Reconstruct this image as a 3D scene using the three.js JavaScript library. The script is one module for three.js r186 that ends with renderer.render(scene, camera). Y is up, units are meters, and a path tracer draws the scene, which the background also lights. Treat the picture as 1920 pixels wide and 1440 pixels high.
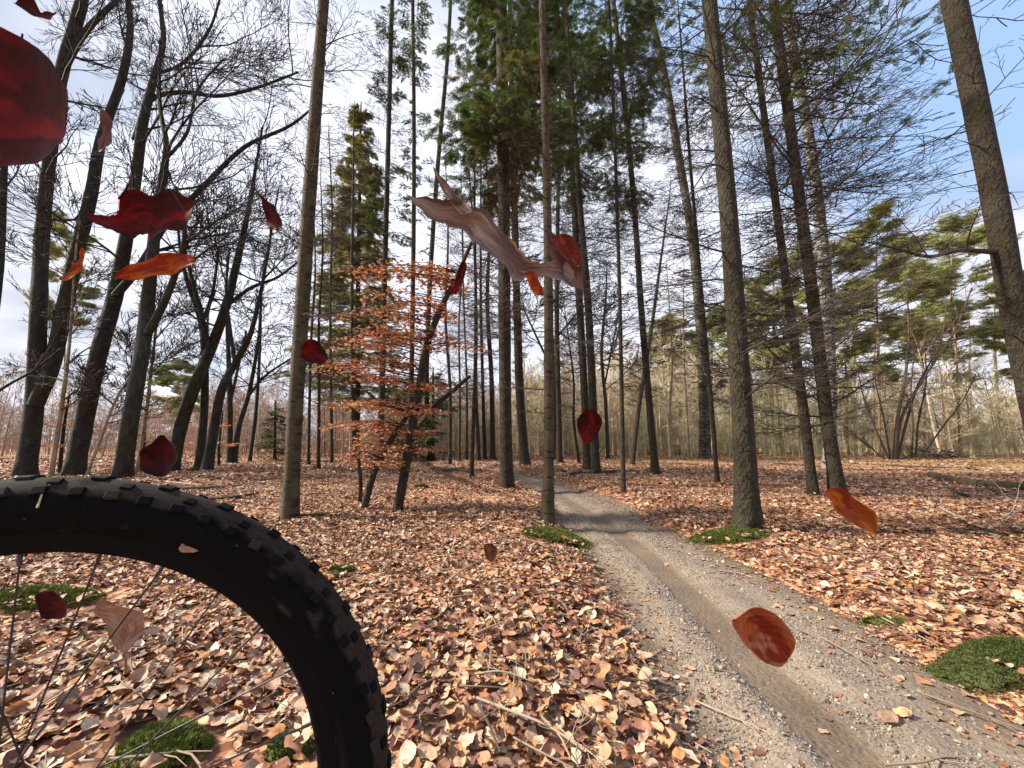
import * as THREE from 'three';
import { mergeGeometries } from 'three/addons/utils/BufferGeometryUtils.js';

// ------------------------------------------------------------------ camera, sky, sun, exposure
const scene = new THREE.Scene();
const PITCH = 9.1 * Math.PI / 180, EYE = 0.78, F = 720;          // F: focal length in photo pixels (1440 high, 90 degrees)
const camera = new THREE.PerspectiveCamera(90, 4 / 3, 0.02, 1500);
camera.position.set(0, EYE, 0); camera.rotation.x = PITCH; camera.updateMatrixWorld(); camera.focus = 7; camera.userData.fStop = 19;
const renderer = new THREE.WebGLRenderer({ antialias: true });
renderer.setSize(1024, 768);
renderer.toneMapping = THREE.LinearToneMapping; renderer.toneMappingExposure = 1.95;
renderer.shadowMap.enabled = true;
const SUN = new THREE.Vector3(-0.80, 0.59, -0.03).normalize();
const sun = new THREE.DirectionalLight(new THREE.Color(1.0, 0.93, 0.81), 5);
sun.position.copy(SUN).multiplyScalar(60); sun.castShadow = true; sun.shadow.radius = 8;
Object.assign(sun.shadow.camera, { left: -50, right: 50, top: 50, bottom: -50, near: 1, far: 160 });
sun.shadow.mapSize.set(4096, 4096); scene.add(sun);

function mul(a) { return () => { a |= 0; a = a + 0x6D2B79F5 | 0; let t = Math.imul(a ^ a >>> 15, 1 | a); t = t + Math.imul(t ^ t >>> 7, 61 | t) ^ t; return ((t ^ t >>> 14) >>> 0) / 4294967296; }; }
const hash = (x, y, z) => { let h = Math.imul(x, 374761393) ^ Math.imul(y, 668265263) ^ Math.imul(z, 2147483629 ^ 974711); h = Math.imul(h ^ h >>> 13, 1274126177); h = Math.imul(h ^ h >>> 15, 0x85ebca6b); return ((h ^ h >>> 16) >>> 0) / 4294967296; };
const sm = t => t * t * (3 - 2 * t), lerp = (a, b, t) => a + (b - a) * t, clamp = (v, a, b) => Math.min(b, Math.max(a, v));
const sstep = (a, b, v) => sm(clamp((v - a) / (b - a), 0, 1));
function noise(x, y, z = 0, P = 0) {                                 // value noise in 0..1, period P cells if given
  const X = Math.floor(x), Y = Math.floor(y), Z = Math.floor(z), u = sm(x - X), v = sm(y - Y), w = sm(z - Z);
  const m = P ? (n => ((n % P) + P) % P) : (n => n);
  const h = (i, j, k) => hash(m(X + i), m(Y + j), Z + k);
  const f = k => lerp(lerp(h(0, 0, k), h(1, 0, k), u), lerp(h(0, 1, k), h(1, 1, k), u), v);
  return z === Z ? f(0) : lerp(f(0), f(1), w);
}
function fbm(x, y, z = 0, o = 4, P = 0) { let s = 0, a = 0.5, n = 0; for (let i = 0; i < o; i++) { s += a * noise(x, y, z + i * 17, P); n += a; a *= 0.5; x *= 2; y *= 2; if (P) P *= 2; } return s / n; }

{ // sky: thin broken cloud over pale blue
  const W = 2048, H = 1024, d = new Float32Array(W * H * 4);
  for (let r = 0; r < H; r++) for (let c = 0; c < W; c++) {
    const el = ((r + 0.5) / H - 0.5) * Math.PI, az = ((c + 0.5) / W - 0.5) * 2 * Math.PI, y = Math.sin(el), x = Math.cos(el) * Math.cos(az), z = Math.cos(el) * Math.sin(az);
    const k = 1 / (Math.max(y, 0) + 0.22), px = x * k, pz = z * k, i = (r * W + c) * 4;
    const warp = fbm(px * 0.9 + 7, pz * 0.9 + 3, 5, 3);
    const big = fbm(px * 0.55 + warp * 1.2 + 1.7, pz * 0.55 + 4.1, 9, 4);
    const fine = fbm(px * 2.2 + warp * 3, pz * 3.4, 2, 5);
    const gap = Math.exp(-((px - 1.02) ** 2 / 0.10 + (pz + 0.62) ** 2 / 0.30));
    const cover = clamp(sstep(0.30, 0.56, big * 0.8 + fine * 0.28 - 0.02) * 0.9 + 0.04 - gap * 0.32, 0, 1);
    const lum = 0.53 + 0.62 * (fine - 0.5) + 0.30 * (big - 0.5);
    const hz = Math.pow(1 - Math.max(y, 0), 4);
    const blue = [lerp(0.22, 0.42, hz), lerp(0.34, 0.48, hz), lerp(0.56, 0.57, hz)];
    const cl = [lum * 0.955, lum * 0.98, lum * 1.10];
    for (let q = 0; q < 3; q++) d[i + q] = lerp(blue[q], cl[q], cover) * (y < 0 ? 0.4 : 1);
    d[i + 3] = 1;
  }
  const t = new THREE.DataTexture(d, W, H, THREE.RGBAFormat, THREE.FloatType);
  t.mapping = THREE.EquirectangularReflectionMapping; t.magFilter = THREE.LinearFilter; t.needsUpdate = true;
  scene.background = t; scene.environment = t;
}

// ------------------------------------------------------------------ helpers
const V = (x, y, z) => new THREE.Vector3(x, y, z);
const FWD = V(0, Math.sin(PITCH), -Math.cos(PITCH)), UPV = V(0, Math.cos(PITCH), Math.sin(PITCH)), EYEP = V(0, EYE, 0);
const ray = (px, py) => FWD.clone().addScaledVector(V(1, 0, 0), (px - 960) / F).addScaledVector(UPV, -(py - 720) / F);   // camera depth 1
const plane0 = (px, py) => { const r = ray(px, py); const t = -(EYE + 0.075) / r.y; return [r.x * t, r.z * t]; };
const onWall = (px, py, d) => { const r = ray(px, py); return EYEP.clone().addScaledVector(r, d / -r.z); };              // point at forward distance d
const atDepth = (px, py, zc) => EYEP.clone().addScaledVector(ray(px, py), zc);
const zcOf = p => p.clone().sub(EYEP).dot(FWD);
const used = {};
function numbered(n) { const k = used[n] = (used[n] || 0) + 1; return k === 1 ? n : n + '_' + String(k - 1).padStart(3, '0'); }
function tag(o, label, category, group, kind) { o.userData.label = label; if (category) o.userData.category = category; if (group) o.userData.group = group; if (kind) o.userData.kind = kind; return o; }
function thing(name, label, category, p, group) { const g = new THREE.Group(); g.name = numbered(name); g.position.copy(p || V(0, 0, 0)); tag(g, label, category, group); scene.add(g); return g; }
function part(name, geo, mat, parent) { const m = new THREE.Mesh(geo, mat); m.name = numbered(name); m.castShadow = m.receiveShadow = true; parent.add(m); return m; }
function struct(name, geo, mat) { const m = part(name, geo, mat, scene); m.userData.kind = 'structure'; return m; }
const DS = THREE.DoubleSide;
const std = (r, g, b, rough = 0.9, extra = {}) => { const { side = DS, ...rest } = extra; const m = new THREE.MeshStandardMaterial({ roughness: rough, side, ...rest }); m.color.setRGB(r, g, b); return m; };

class TB {                                                             // collects tubes into one indexed geometry
  constructor() { this.p = []; this.n = []; this.u = []; this.i = []; }
  tube(pts, rad, sides, bump, uv0 = 0, cap = false) {
    const N = pts.length, base = this.p.length / 3; let T = V(0, 0, 0), nrm = null, len = uv0;
    for (let k = 0; k < N; k++) {
      const a = pts[Math.max(0, k - 1)], b = pts[Math.min(N - 1, k + 1)]; T.subVectors(b, a).normalize();
      if (!nrm) { nrm = Math.abs(T.y) < 0.9 ? V(0, 1, 0) : V(1, 0, 0); }
      nrm = nrm.clone().addScaledVector(T, -nrm.dot(T)); if (nrm.lengthSq() < 1e-8) nrm = V(0.3, 0.5, 0.8).addScaledVector(T, -V(0.3, 0.5, 0.8).dot(T)); nrm.normalize();
      const bn = V(0, 0, 0).crossVectors(T, nrm);
      if (k) len += pts[k].distanceTo(pts[k - 1]);
      for (let s = 0; s <= sides; s++) {
        const q = s / sides * Math.PI * 2, c = Math.cos(q), d = Math.sin(q), x = nrm.x * c + bn.x * d, y = nrm.y * c + bn.y * d, z = nrm.z * c + bn.z * d;
        const r = bump ? rad[k] * bump(s === sides ? 0 : q, len, k / (N - 1)) : rad[k];
        this.p.push(pts[k].x + x * r, pts[k].y + y * r, pts[k].z + z * r); this.n.push(x, y, z); this.u.push(s / sides * Math.max(0.06, 2 * Math.PI * rad[0]), len);
      }
    }
    const w = sides + 1;
    for (let k = 0; k < N - 1; k++) for (let s = 0; s < sides; s++) { const a = base + k * w + s; this.i.push(a, a + 1, a + w, a + 1, a + w + 1, a + w); }
    if (cap) for (const [k, f] of [[0, -1], [N - 1, 1]]) { const c = this.p.length / 3; this.p.push(pts[k].x, pts[k].y, pts[k].z); T.subVectors(pts[Math.min(N - 1, k + 1)], pts[Math.max(0, k - 1)]).normalize().multiplyScalar(f); this.n.push(T.x, T.y, T.z); this.u.push(0.5, 0.5); for (let s = 0; s < sides; s++) { const a = base + k * w + s; f > 0 ? this.i.push(c, a, a + 1) : this.i.push(c, a + 1, a); } }
  }
  geo(recalc = false) {
    const g = new THREE.BufferGeometry();
    g.setAttribute('position', new THREE.Float32BufferAttribute(this.p, 3)); g.setAttribute('normal', new THREE.Float32BufferAttribute(this.n, 3)); g.setAttribute('uv', new THREE.Float32BufferAttribute(this.u, 2)); g.setIndex(this.i);
    if (recalc) g.computeVertexNormals();
    return g;
  }
}
function limb(tb, R, p, dir, len, r, lvl, o) {                          // a branch and, below it, its twigs
  const n = o.seg[lvl], pts = [p.clone()], rad = [r], d = dir.clone().normalize(), st = len / n;
  for (let i = 1; i <= n; i++) {
    d.x += (R() - 0.5) * o.wob[lvl]; d.y += (R() - 0.5) * o.wob[lvl] + o.up[lvl] / n; d.z += (R() - 0.5) * o.wob[lvl]; d.normalize();
    pts.push(pts[i - 1].clone().addScaledVector(d, st)); rad.push(Math.max(r * Math.pow(1 - i / n * 0.93, 0.85), o.rmin || 0.0012));
  }
  tb.tube(pts, rad, o.sides[lvl]);
  if (lvl < o.max) {
    const m = Math.round(o.n[lvl] * (0.7 + 0.6 * R())); let flip = R() < 0.5 ? 1 : -1;
    for (let c = 0; c < m; c++) {
      const t = lerp(o.t0 ?? 0.2, 0.98, (c + R()) / m), f = t * n, i = Math.min(n - 1, Math.floor(f)), q = pts[i].clone().lerp(pts[i + 1], f - i);
      const tan = pts[i + 1].clone().sub(pts[i]).normalize(); let side;
      if (o.flat) { side = V(0, 1, 0).cross(tan).normalize().multiplyScalar(flip); flip = -flip; side.y += (R() - 0.5) * o.flat; } else { side = V(R() - 0.5, R() - 0.5, R() - 0.5); side.addScaledVector(tan, -side.dot(tan)).normalize(); }
      const a = o.ang[lvl] * (0.75 + 0.5 * R()), cd = tan.multiplyScalar(Math.cos(a)).addScaledVector(side, Math.sin(a));
      limb(tb, R, q, cd, len * o.ratio[lvl] * (1.15 - 0.65 * t) * (0.6 + 0.7 * R()), Math.max(lerp(rad[i], rad[i + 1], f - i) * 0.62, o.rmin || 0.0012), lvl + 1, o);
    }
  }
  if (o.tip) o.tip(pts, lvl, R);
}
function curve(pts, n) { return new THREE.CatmullRomCurve3(pts, false, 'centripetal').getPoints(n); }
function addInst(name, geo, mat, list, parent, kind = 'stuff') {         // list: {m: Matrix4, c: [r,g,b]}
  const im = new THREE.InstancedMesh(geo, mat, list.length); im.name = numbered(name); const c = new THREE.Color();
  list.forEach((e, i) => { im.setMatrixAt(i, e.m); if (e.c) im.setColorAt(i, c.setRGB(e.c[0], e.c[1], e.c[2])); });
  im.castShadow = im.receiveShadow = true; if (kind) im.userData.kind = kind; parent.add(im); return im;
}
const dtex = (W, H, fn, srgb) => { const d = new Uint8Array(W * H * 4); for (let y = 0; y < H; y++) for (let x = 0; x < W; x++) { const c = fn(x / W, y / H), i = (y * W + x) * 4; for (let q = 0; q < 3; q++) { let v = Array.isArray(c) ? c[q] : c; if (srgb) v = v <= 0.0031308 ? v * 12.92 : 1.055 * Math.pow(v, 1 / 2.4) - 0.055; d[i + q] = clamp(v, 0, 1) * 255; } d[i + 3] = 255; } const t = new THREE.DataTexture(d, W, H); t.wrapS = t.wrapT = THREE.RepeatWrapping; t.magFilter = THREE.LinearFilter; t.minFilter = THREE.LinearMipmapLinearFilter; t.generateMipmaps = true; if (srgb) t.colorSpace = THREE.SRGBColorSpace; t.needsUpdate = true; return t; };

// ------------------------------------------------------------------ bark
function bark(base, dark, alga, amount, scaleU, scaleV, bumpS, style) {
  const cell = (u, v, z) => { const r = fbm(u * 10 + 0.6 * fbm(u * 6, v * 6, z, 2, 6), v * 3, z, 3, 0); return r; };
  const f = (u, v) => {                                                  // height
    const w = fbm(u * 8, v * 8, 3, 4, 8), plate = Math.abs(fbm(u * 13 + w, v * 9, 11, 3, 0) - 0.5) * 2;
    return style === 'smooth' ? clamp(0.5 + 0.35 * (w - 0.5) + 0.15 * (noise(u * 64, v * 64, 1, 64) - 0.5) - 0.55 * sstep(0.62, 0.72, noise(u * 3, v * 30, 8) * 0.6 + fbm(u * 9, v * 34, 5, 3) * 0.4), 0, 1) : clamp(0.15 + plate * 1.5 + 0.5 * (w - 0.5), 0, 1);
  };
  const wrap = (g) => (u, v) => { const e = 0.12, a = g(u, v); return u > 1 - e ? lerpA(a, g(u - 1, v), (u - 1 + e) / e) : a; };
  const lerpA = (a, b, t) => Array.isArray(a) ? a.map((x, i) => lerp(x, b[i], t)) : lerp(a, b, t);
  const col = (u, v) => { const h = f(u, v), g = sstep(0.45, 0.7, fbm(u * 4, v * 4, 21, 5, 4)) * amount, s = noise(u * 128, v * 128, 5, 128), k = (0.75 + 0.5 * s) * lerp(0.45, 1.35, fbm(u * 3, v * 4, 31, 5, 0)); return [0, 1, 2].map(i => lerp(lerp(dark[i], base[i], sstep(0.1, 0.55, h)), alga[i], g) * k); };
  const map = dtex(384, 384, wrap(col), true), bm = dtex(384, 384, wrap(f)); map.repeat.set(scaleU, scaleV); bm.repeat.set(scaleU, scaleV);
  return std(1, 1, 1, 0.92, { map, bumpMap: bm, bumpScale: bumpS });
}
const ALGA = [0.13, 0.15, 0.05];
const M = {
  spruce: bark([0.040, 0.025, 0.012], [0.009, 0.006, 0.0035], [0.045, 0.044, 0.01], 0.45, 2.6, 2.4, 0.014),
  ochre: bark([0.075, 0.05, 0.022], [0.013, 0.009, 0.005], [0.055, 0.055, 0.014], 0.55, 2.2, 1.2, 0.014, 'smooth'),
  beech: bark([0.026, 0.02, 0.015], [0.009, 0.007, 0.006], [0.042, 0.05, 0.014], 0.5, 2.2, 1.2, 0.01),
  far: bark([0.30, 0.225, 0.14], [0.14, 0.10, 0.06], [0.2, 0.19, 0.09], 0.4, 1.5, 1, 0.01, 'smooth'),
  pineBark: bark([0.34, 0.19, 0.10], [0.12, 0.07, 0.045], [0.3, 0.16, 0.08], 0.4, 1.5, 1, 0.01),
};
M.birch = (() => {
  const f = (u, v) => { const l = sstep(0.53, 0.6, noise(u * 3 + 9, v * 26, 3) * 0.62 + fbm(u * 9, v * 40, 8, 3) * 0.38), big = sstep(0.60, 0.64, fbm(u * 4, v * 6, 41, 4)); return Math.max(l, big); };
  const map = dtex(256, 512, (u, v) => { const d = f(u, v), s = 0.85 + 0.3 * noise(u * 60, v * 60, 2); return [lerp(0.20, 0.022, d) * s, lerp(0.18, 0.019, d) * s, lerp(0.145, 0.014, d) * s]; }, true);
  map.repeat.set(1.2, 0.8); return std(1, 1, 1, 0.8, { map });
})();
M.birchDark = M.birch.clone(); M.birchDark.color.setRGB(0.36, 0.33, 0.24);
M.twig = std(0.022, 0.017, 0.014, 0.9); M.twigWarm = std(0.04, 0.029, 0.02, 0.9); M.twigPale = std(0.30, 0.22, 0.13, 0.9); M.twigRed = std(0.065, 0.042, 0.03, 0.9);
M.needle = new THREE.MeshPhysicalMaterial({ roughness: 0.9, side: DS, transmission: 0.42, thickness: 0, specularIntensity: 0.4 }); M.wood = std(0.33, 0.25, 0.17, 0.85); M.woodDark = std(0.09, 0.065, 0.045, 0.9);

// ------------------------------------------------------------------ terrain: forest floor with a trail worn into it
const CL = [[1.05, 6], [1.0, 3], [0.93, 0.8]].concat([[1640, 1440], [1450, 1270], [1330, 1150], [1230, 1060], [1130, 985], [1060, 938], [996, 907], [935, 892], [850, 884]].map(a => plane0(...a)), [[-5.5, -15], [-12, -18]]);
const CP = new THREE.CatmullRomCurve3(CL.map(a => V(a[0], 0, a[1])), false, 'centripetal').getPoints(700);
const cpGrid = CP.map(p => [p.x, p.z]);
function lateral(x, z) {                                               // signed distance to the trail's middle (right +) and index
  if (z < -22 || z > 8 || x > 6 || x < -14) return [9, 0];
  let b = 1e9, bi = 0; for (let i = 0; i < cpGrid.length; i += 6) { const d = (cpGrid[i][0] - x) ** 2 + (cpGrid[i][1] - z) ** 2; if (d < b) { b = d; bi = i; } }
  for (let i = Math.max(0, bi - 6); i < Math.min(cpGrid.length, bi + 7); i++) { const d = (cpGrid[i][0] - x) ** 2 + (cpGrid[i][1] - z) ** 2; if (d < b) { b = d; bi = i; } }
  const i = Math.min(bi, cpGrid.length - 2), tx = cpGrid[i + 1][0] - cpGrid[i][0], tz = cpGrid[i + 1][1] - cpGrid[i][1];
  const s = tx * (z - cpGrid[i][1]) - tz * (x - cpGrid[i][0]) > 0 ? 1 : -1; return [s * Math.sqrt(b), bi];
}
function edges(z, x) { const j = 0.10 * (noise(z * 1.7, x * 0.5, 3) - 0.5) + 0.07 * (noise(z * 5, x, 4) - 0.5), far = sstep(-3, -8, z); return [lerp(-0.47, -0.36, far) + j, lerp(0.62, 0.46, far) + 0.12 * (noise(z * 1.3, x, 8) - 0.5) + j * 0.6]; }
function hBase(x, z) {
  const r = Math.hypot(x, z), far = sstep(2, 12, r);
  return (noise(x * 0.4 + 5, z * 0.4 + 2, 1) - 0.5) * lerp(0.05, 0.16, far) + (noise(x * 1.7, z * 1.7, 2) - 0.5) * 0.05 + (noise(x * 5, z * 5, 3) - 0.5) * 0.018 + far * (noise(x * 0.09, z * 0.09, 6) - 0.5) * 0.3;
}
function info(x, z) {
  const [s] = lateral(x, z); if (Math.abs(s) > 2) return { h: hBase(x, z), inn: 0, s };
  const [l, r] = edges(z, x), e = Math.max(l - s, s - r), inn = sstep(0.05, -0.05, e), dip = sstep(0.55, -0.15, e);
  return { h: hBase(x, z) * lerp(1, 0.45, inn) - 0.07 * dip, inn, s, e };
}
const rutAt = (s, z) => { const d = Math.abs(s - 0.03 * Math.sin(z * 1.3)); return sstep(0.125, 0.07, d); };
const trail = (x, z) => { const q = info(x, z); return q.h - 0.014 * rutAt(q.s, z) + 0.012 * sstep(0.12, 0.2, Math.abs(q.s)) * sstep(0.34, 0.22, Math.abs(q.s)); };
const floorY = (x, z) => { const q = info(x, z); return q.inn > 0.4 ? trail(x, z) + 0.004 : q.h; };
function G(px, py) {                                                   // where the pixel's ray meets the ground
  const r = ray(px, py); let t = 0.4; if (r.y > -0.012) { t = 45 / -r.z; const p = EYEP.clone().addScaledVector(r, t); p.y = floorY(p.x, p.z); return p; }
  for (let i = 0; i < 4000; i++) { const p = EYEP.clone().addScaledVector(r, t), g = info(p.x, p.z).h; if (p.y <= g || -p.z > 45) { p.y = g; return p; } t += Math.max(0.002, (p.y - g) * 0.7); }
  return EYEP.clone().addScaledVector(r, t);
}
{
  const cv = document.createElement('canvas'), S = 1024; cv.width = cv.height = S; const g = cv.getContext('2d'), R = mul(5);
  g.fillStyle = '#6a4630'; g.fillRect(0, 0, S, S);
  const pal = [[206, 160, 118], [188, 132, 92], [160, 104, 70], [222, 184, 146], [132, 84, 58], [112, 74, 56], [196, 142, 88]];
  for (let i = 0; i < 5200; i++) {
    const x = R() * S, y = R() * S, a = R() * 6.28, L = 13 + R() * 12, w = L * (0.3 + 0.3 * R()), c = pal[Math.floor(R() * pal.length)], k = 0.8 + 0.35 * R();
    g.fillStyle = `rgb(${c.map(v => Math.min(255, v * k | 0)).join(',')})`;
    for (const dx of [-S, 0, S]) for (const dy of [-S, 0, S]) { if (x + dx < -40 || x + dx > S + 40 || y + dy < -40 || y + dy > S + 40) continue; g.save(); g.translate(x + dx, y + dy); g.rotate(a); g.beginPath(); g.moveTo(-L, 0); g.quadraticCurveTo(0, -w * 1.6, L, 0); g.quadraticCurveTo(0, w * 1.6, -L, 0); g.fill(); g.restore(); }
  }
  const map = new THREE.CanvasTexture(cv); map.colorSpace = THREE.SRGBColorSpace; map.wrapS = map.wrapT = THREE.RepeatWrapping; map.repeat.set(0.45, 0.45);
  const bm = dtex(512, 512, (u, v) => fbm(u * 40, v * 40, 2, 3, 40)); bm.repeat.set(0.45, 0.45);
  const A = 260, rr = [0.001]; for (let r = 0.12; r < 420; r *= 1.035) rr.push(r);
  const pos = [], uv = [], col = [], idx = [];
  for (const r of rr) for (let a = 0; a <= A; a++) {
    const q = a / A * Math.PI * 2, x = Math.sin(q) * r, z = -Math.cos(q) * r, f = info(x, z);
    pos.push(x, f.h - 0.035 * f.inn, z); uv.push(x, z);
    const st = sstep(16, 24, r) * sstep(2, 8, x) , k = 0.7 + 0.6 * fbm(x * 0.8, z * 0.8, 4, 3);   // straw-coloured grass beyond the trees on the right
    col.push(lerp(1, 1.25, st) * k, lerp(0.93, 1.35, st) * k, lerp(0.9, 1.0, st) * k);
  }
  for (let i = 0; i < rr.length - 1; i++) for (let a = 0; a < A; a++) { const p = i * (A + 1) + a; idx.push(p, p + 1, p + A + 1, p + 1, p + A + 2, p + A + 1); }
  const geo = new THREE.BufferGeometry(); geo.setAttribute('position', new THREE.Float32BufferAttribute(pos, 3)); geo.setAttribute('uv', new THREE.Float32BufferAttribute(uv, 2)); geo.setAttribute('color', new THREE.Float32BufferAttribute(col, 3)); geo.setIndex(idx); geo.computeVertexNormals();
  M.ground = std(0.8, 0.8, 0.8, 0.95, { map, bumpMap: bm, bumpScale: 0.02, vertexColors: true });
  const m = struct('ground', geo, M.ground); tag(m, 'forest floor covered with dry tan beech and oak leaves');
}
const ground = scene.getObjectByName('ground');
{ // the trail
  const pos = [], uv = [], idx = [], col = [], C = 52, rows = CP.length; let n = 0, len = 0;
  for (let i = 0; i < rows; i++) {
    const p = CP[i], q = CP[Math.min(rows - 1, i + 1)], o = CP[Math.max(0, i - 1)], t = q.clone().sub(o).normalize(), rx = -t.z, rz = t.x; if (i) len += p.distanceTo(CP[i - 1]);
    const [l, r] = edges(p.z, p.x);
    for (let c = 0; c <= C; c++) { const s = lerp(l - 0.06, r + 0.06, c / C), x = p.x + rx * s, z = p.z + rz * s, q2 = info(x, z), over = Math.max(0, Math.max(l - s, s - r)) / 0.06; const h = q2.h - 0.014 * rutAt(s, p.z) + 0.012 * sstep(0.12, 0.2, Math.abs(s)) * sstep(0.34, 0.22, Math.abs(s)); pos.push(x, h + 0.004 - 0.03 * over + 0.006 * (noise(x * 14, z * 14, 1) - 0.5) * (1 - rutAt(s, p.z)), z); uv.push(s, len); const ru = rutAt(s, p.z), nz = fbm(x * 3, z * 3, 5, 4), soil = clamp(sstep(0.16, 0.0, Math.min(s - l, (r - s) * 0.55)) + (nz - 0.5) * 1.2, 0, 1), k = 0.85 + 0.4 * (nz - 0.3); const cc = [[1.18, 1.16, 1.13], [0.50, 0.42, 0.35], [0.78, 0.70, 0.61]]; for (let t = 0; t < 3; t++) col.push(lerp(lerp(cc[0][t], cc[1][t], soil * 0.75), cc[2][t], ru) * k); }
  }
  for (let i = 0; i < rows - 1; i++) for (let c = 0; c < C; c++) { const a = i * (C + 1) + c; idx.push(a, a + 1, a + C + 1, a + 1, a + C + 2, a + C + 1); }
  const geo = new THREE.BufferGeometry(); geo.setAttribute('position', new THREE.Float32BufferAttribute(pos, 3)); geo.setAttribute('uv', new THREE.Float32BufferAttribute(uv, 2)); geo.setAttribute('color', new THREE.Float32BufferAttribute(col, 3)); geo.setIndex(idx); geo.computeVertexNormals();
  const map = dtex(1024, 1024, (u, v) => { const a = fbm(u * 5, v * 5, 1, 5, 5), s = noise(u * 170, v * 170, 2, 170), b = noise(u * 340, v * 340, 9, 340), k = 0.62 + 0.5 * a + 0.35 * (s - 0.5) + 0.3 * (b - 0.5); return [0.235 * k, 0.182 * k, 0.133 * k]; }, true); map.repeat.set(0.9, 0.9);
  const bm = dtex(512, 512, (u, v) => fbm(u * 90, v * 90, 2, 3, 90)); bm.repeat.set(0.9, 0.9);
  tag(struct('path', geo, std(1, 1, 1, 0.95, { map, bumpMap: bm, bumpScale: 0.006, vertexColors: true })), 'narrow grey-brown gravel trail with a smooth wheel rut winding between the trees');
}
const path = scene.getObjectByName('path');

// moss patches: [label, pixel x, pixel y, half width m, half length m, height, bright]
const MOSS = [
  ['green moss mound at the foot of the thin pale trunk left of the trail', 1042, 1010, 0.38, 0.36, 0.07, 0.85],
  ['yellow-green moss at the foot of the thick dark trunk right of the trail', 1368, 1008, 0.46, 0.26, 0.05, 0.8],
  ['green moss patch seen through the spokes at the left edge', 75, 1128, 0.4, 0.17, 0.06, 1],
  ['bright moss cushion under the lowest spokes at the bottom left', 305, 1412, 0.15, 0.12, 0.05, 1.1],
  ['small moss patch inside the tyre beside the rim at the bottom', 545, 1408, 0.09, 0.07, 0.03, 0.7],
  ['large deep green moss bank at the right end of the trail edge', 1905, 1255, 0.36, 0.17, 0.08, 0.5],
  ['thin olive moss on the eroded trail edge near the floating orange-red leaf', 1655, 1168, 0.16, 0.07, 0.02, 0.9],
  ['little moss patch right of the tyre among dry leaves', 640, 1070, 0.14, 0.09, 0.025, 0.9],
  ['flat moss strip right of the foot of the tall left trunk', 590, 970, 0.28, 0.10, 0.03, 0.8],
  ['small green tuft of moss beside the leaning beech stem', 790, 915, 0.16, 0.12, 0.06, 1],
  ['low moss strip at the foot of the forked trees far left', 375, 884, 0.45, 0.2, 0.06, 0.6],
  ['thin moss along the pole lying by the twin trunks', 1165, 886, 0.5, 0.15, 0.04, 0.7],
].map(a => ({ label: a[0], p: G(a[1], a[2]), rx: a[3], rz: a[4], h: a[5], b: a[6] }));
const mossAt = (x, z) => { let b = 9; for (const m of MOSS) b = Math.min(b, Math.hypot((x - m.p.x) / m.rx, (z - m.p.z) / m.rz)); return b; };

// ------------------------------------------------------------------ leaves
const leafTex = (() => {
  const cv = document.createElement('canvas'); cv.width = 256; cv.height = 256; const g = cv.getContext('2d'), R = mul(77);
  g.fillStyle = '#d8d8d8'; g.fillRect(0, 0, 256, 256);
  for (let i = 0; i < 260; i++) { const v = 120 + R() * 135 | 0; g.fillStyle = `rgba(${v},${v},${v},0.22)`; g.beginPath(); g.ellipse(R() * 256, R() * 256, 3 + R() * 22, 3 + R() * 14, R() * 3, 0, 7); g.fill(); }
  for (let i = 0; i < 40; i++) { g.fillStyle = 'rgba(60,50,45,0.35)'; g.beginPath(); g.ellipse(R() * 256, R() * 256, 1 + R() * 6, 1 + R() * 4, R() * 3, 0, 7); g.fill(); }
  g.strokeStyle = 'rgba(255,250,240,0.75)'; g.lineWidth = 4; g.beginPath(); g.moveTo(0, 128); g.lineTo(256, 128); g.stroke(); g.lineWidth = 1.8;
  for (let i = 0; i < 9; i++) for (const s of [-1, 1]) { g.beginPath(); g.moveTo(8 + i * 28, 128); g.quadraticCurveTo(40 + i * 28, 128 + s * 50, 70 + i * 28, 128 + s * 120); g.stroke(); }
  const t = new THREE.CanvasTexture(cv); t.colorSpace = THREE.SRGBColorSpace; return t;
})();
function leafGeo(kind, R, rows = 7, cols = 4) {                         // length 1 along x; curled
  const bend = (R() - 0.4) * 1.0, cup = (R() - 0.35) * 1.1, tw = (R() - 0.5) * 1.5, wav = 0.03 + 0.08 * R(), ph = R() * 6, pos = [], uv = [], idx = [];
  const wid = t => kind === 'oak' ? 0.34 * Math.pow(Math.sin(Math.PI * Math.pow(t, 0.85)), 0.7) * (1 - 0.33 * Math.pow(Math.sin(t * 12.5), 2)) * (0.6 + 0.6 * t) : 0.31 * Math.pow(Math.sin(Math.PI * Math.pow(t, 0.88)), 0.85);
  for (let i = 0; i <= rows; i++) for (let j = 0; j <= cols; j++) {
    const t = i / rows, b = j / cols * 2 - 1, w = wid(clamp(t, 0.005, 0.995)), x = t - 0.5, y0 = b * w, a = tw * x + cup * 0, z0 = cup * b * b * w * 0.9 + bend * x * x + wav * Math.sin(t * 11 + ph + b * 2) * Math.abs(b);
    pos.push(x, z0 * Math.cos(a) + y0 * Math.sin(a), y0 * Math.cos(a) - z0 * Math.sin(a)); uv.push(t, j / cols);
  }
  for (let i = 0; i < rows; i++) for (let j = 0; j < cols; j++) { const p = i * (cols + 1) + j; idx.push(p, p + 1, p + cols + 1, p + 1, p + cols + 2, p + cols + 1); }
  const g = new THREE.BufferGeometry(); g.setAttribute('position', new THREE.Float32BufferAttribute(pos, 3)); g.setAttribute('uv', new THREE.Float32BufferAttribute(uv, 2)); g.setIndex(idx); g.computeVertexNormals(); return g;
}
M.leaf = std(1, 1, 1, 0.62, { map: leafTex });
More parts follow.
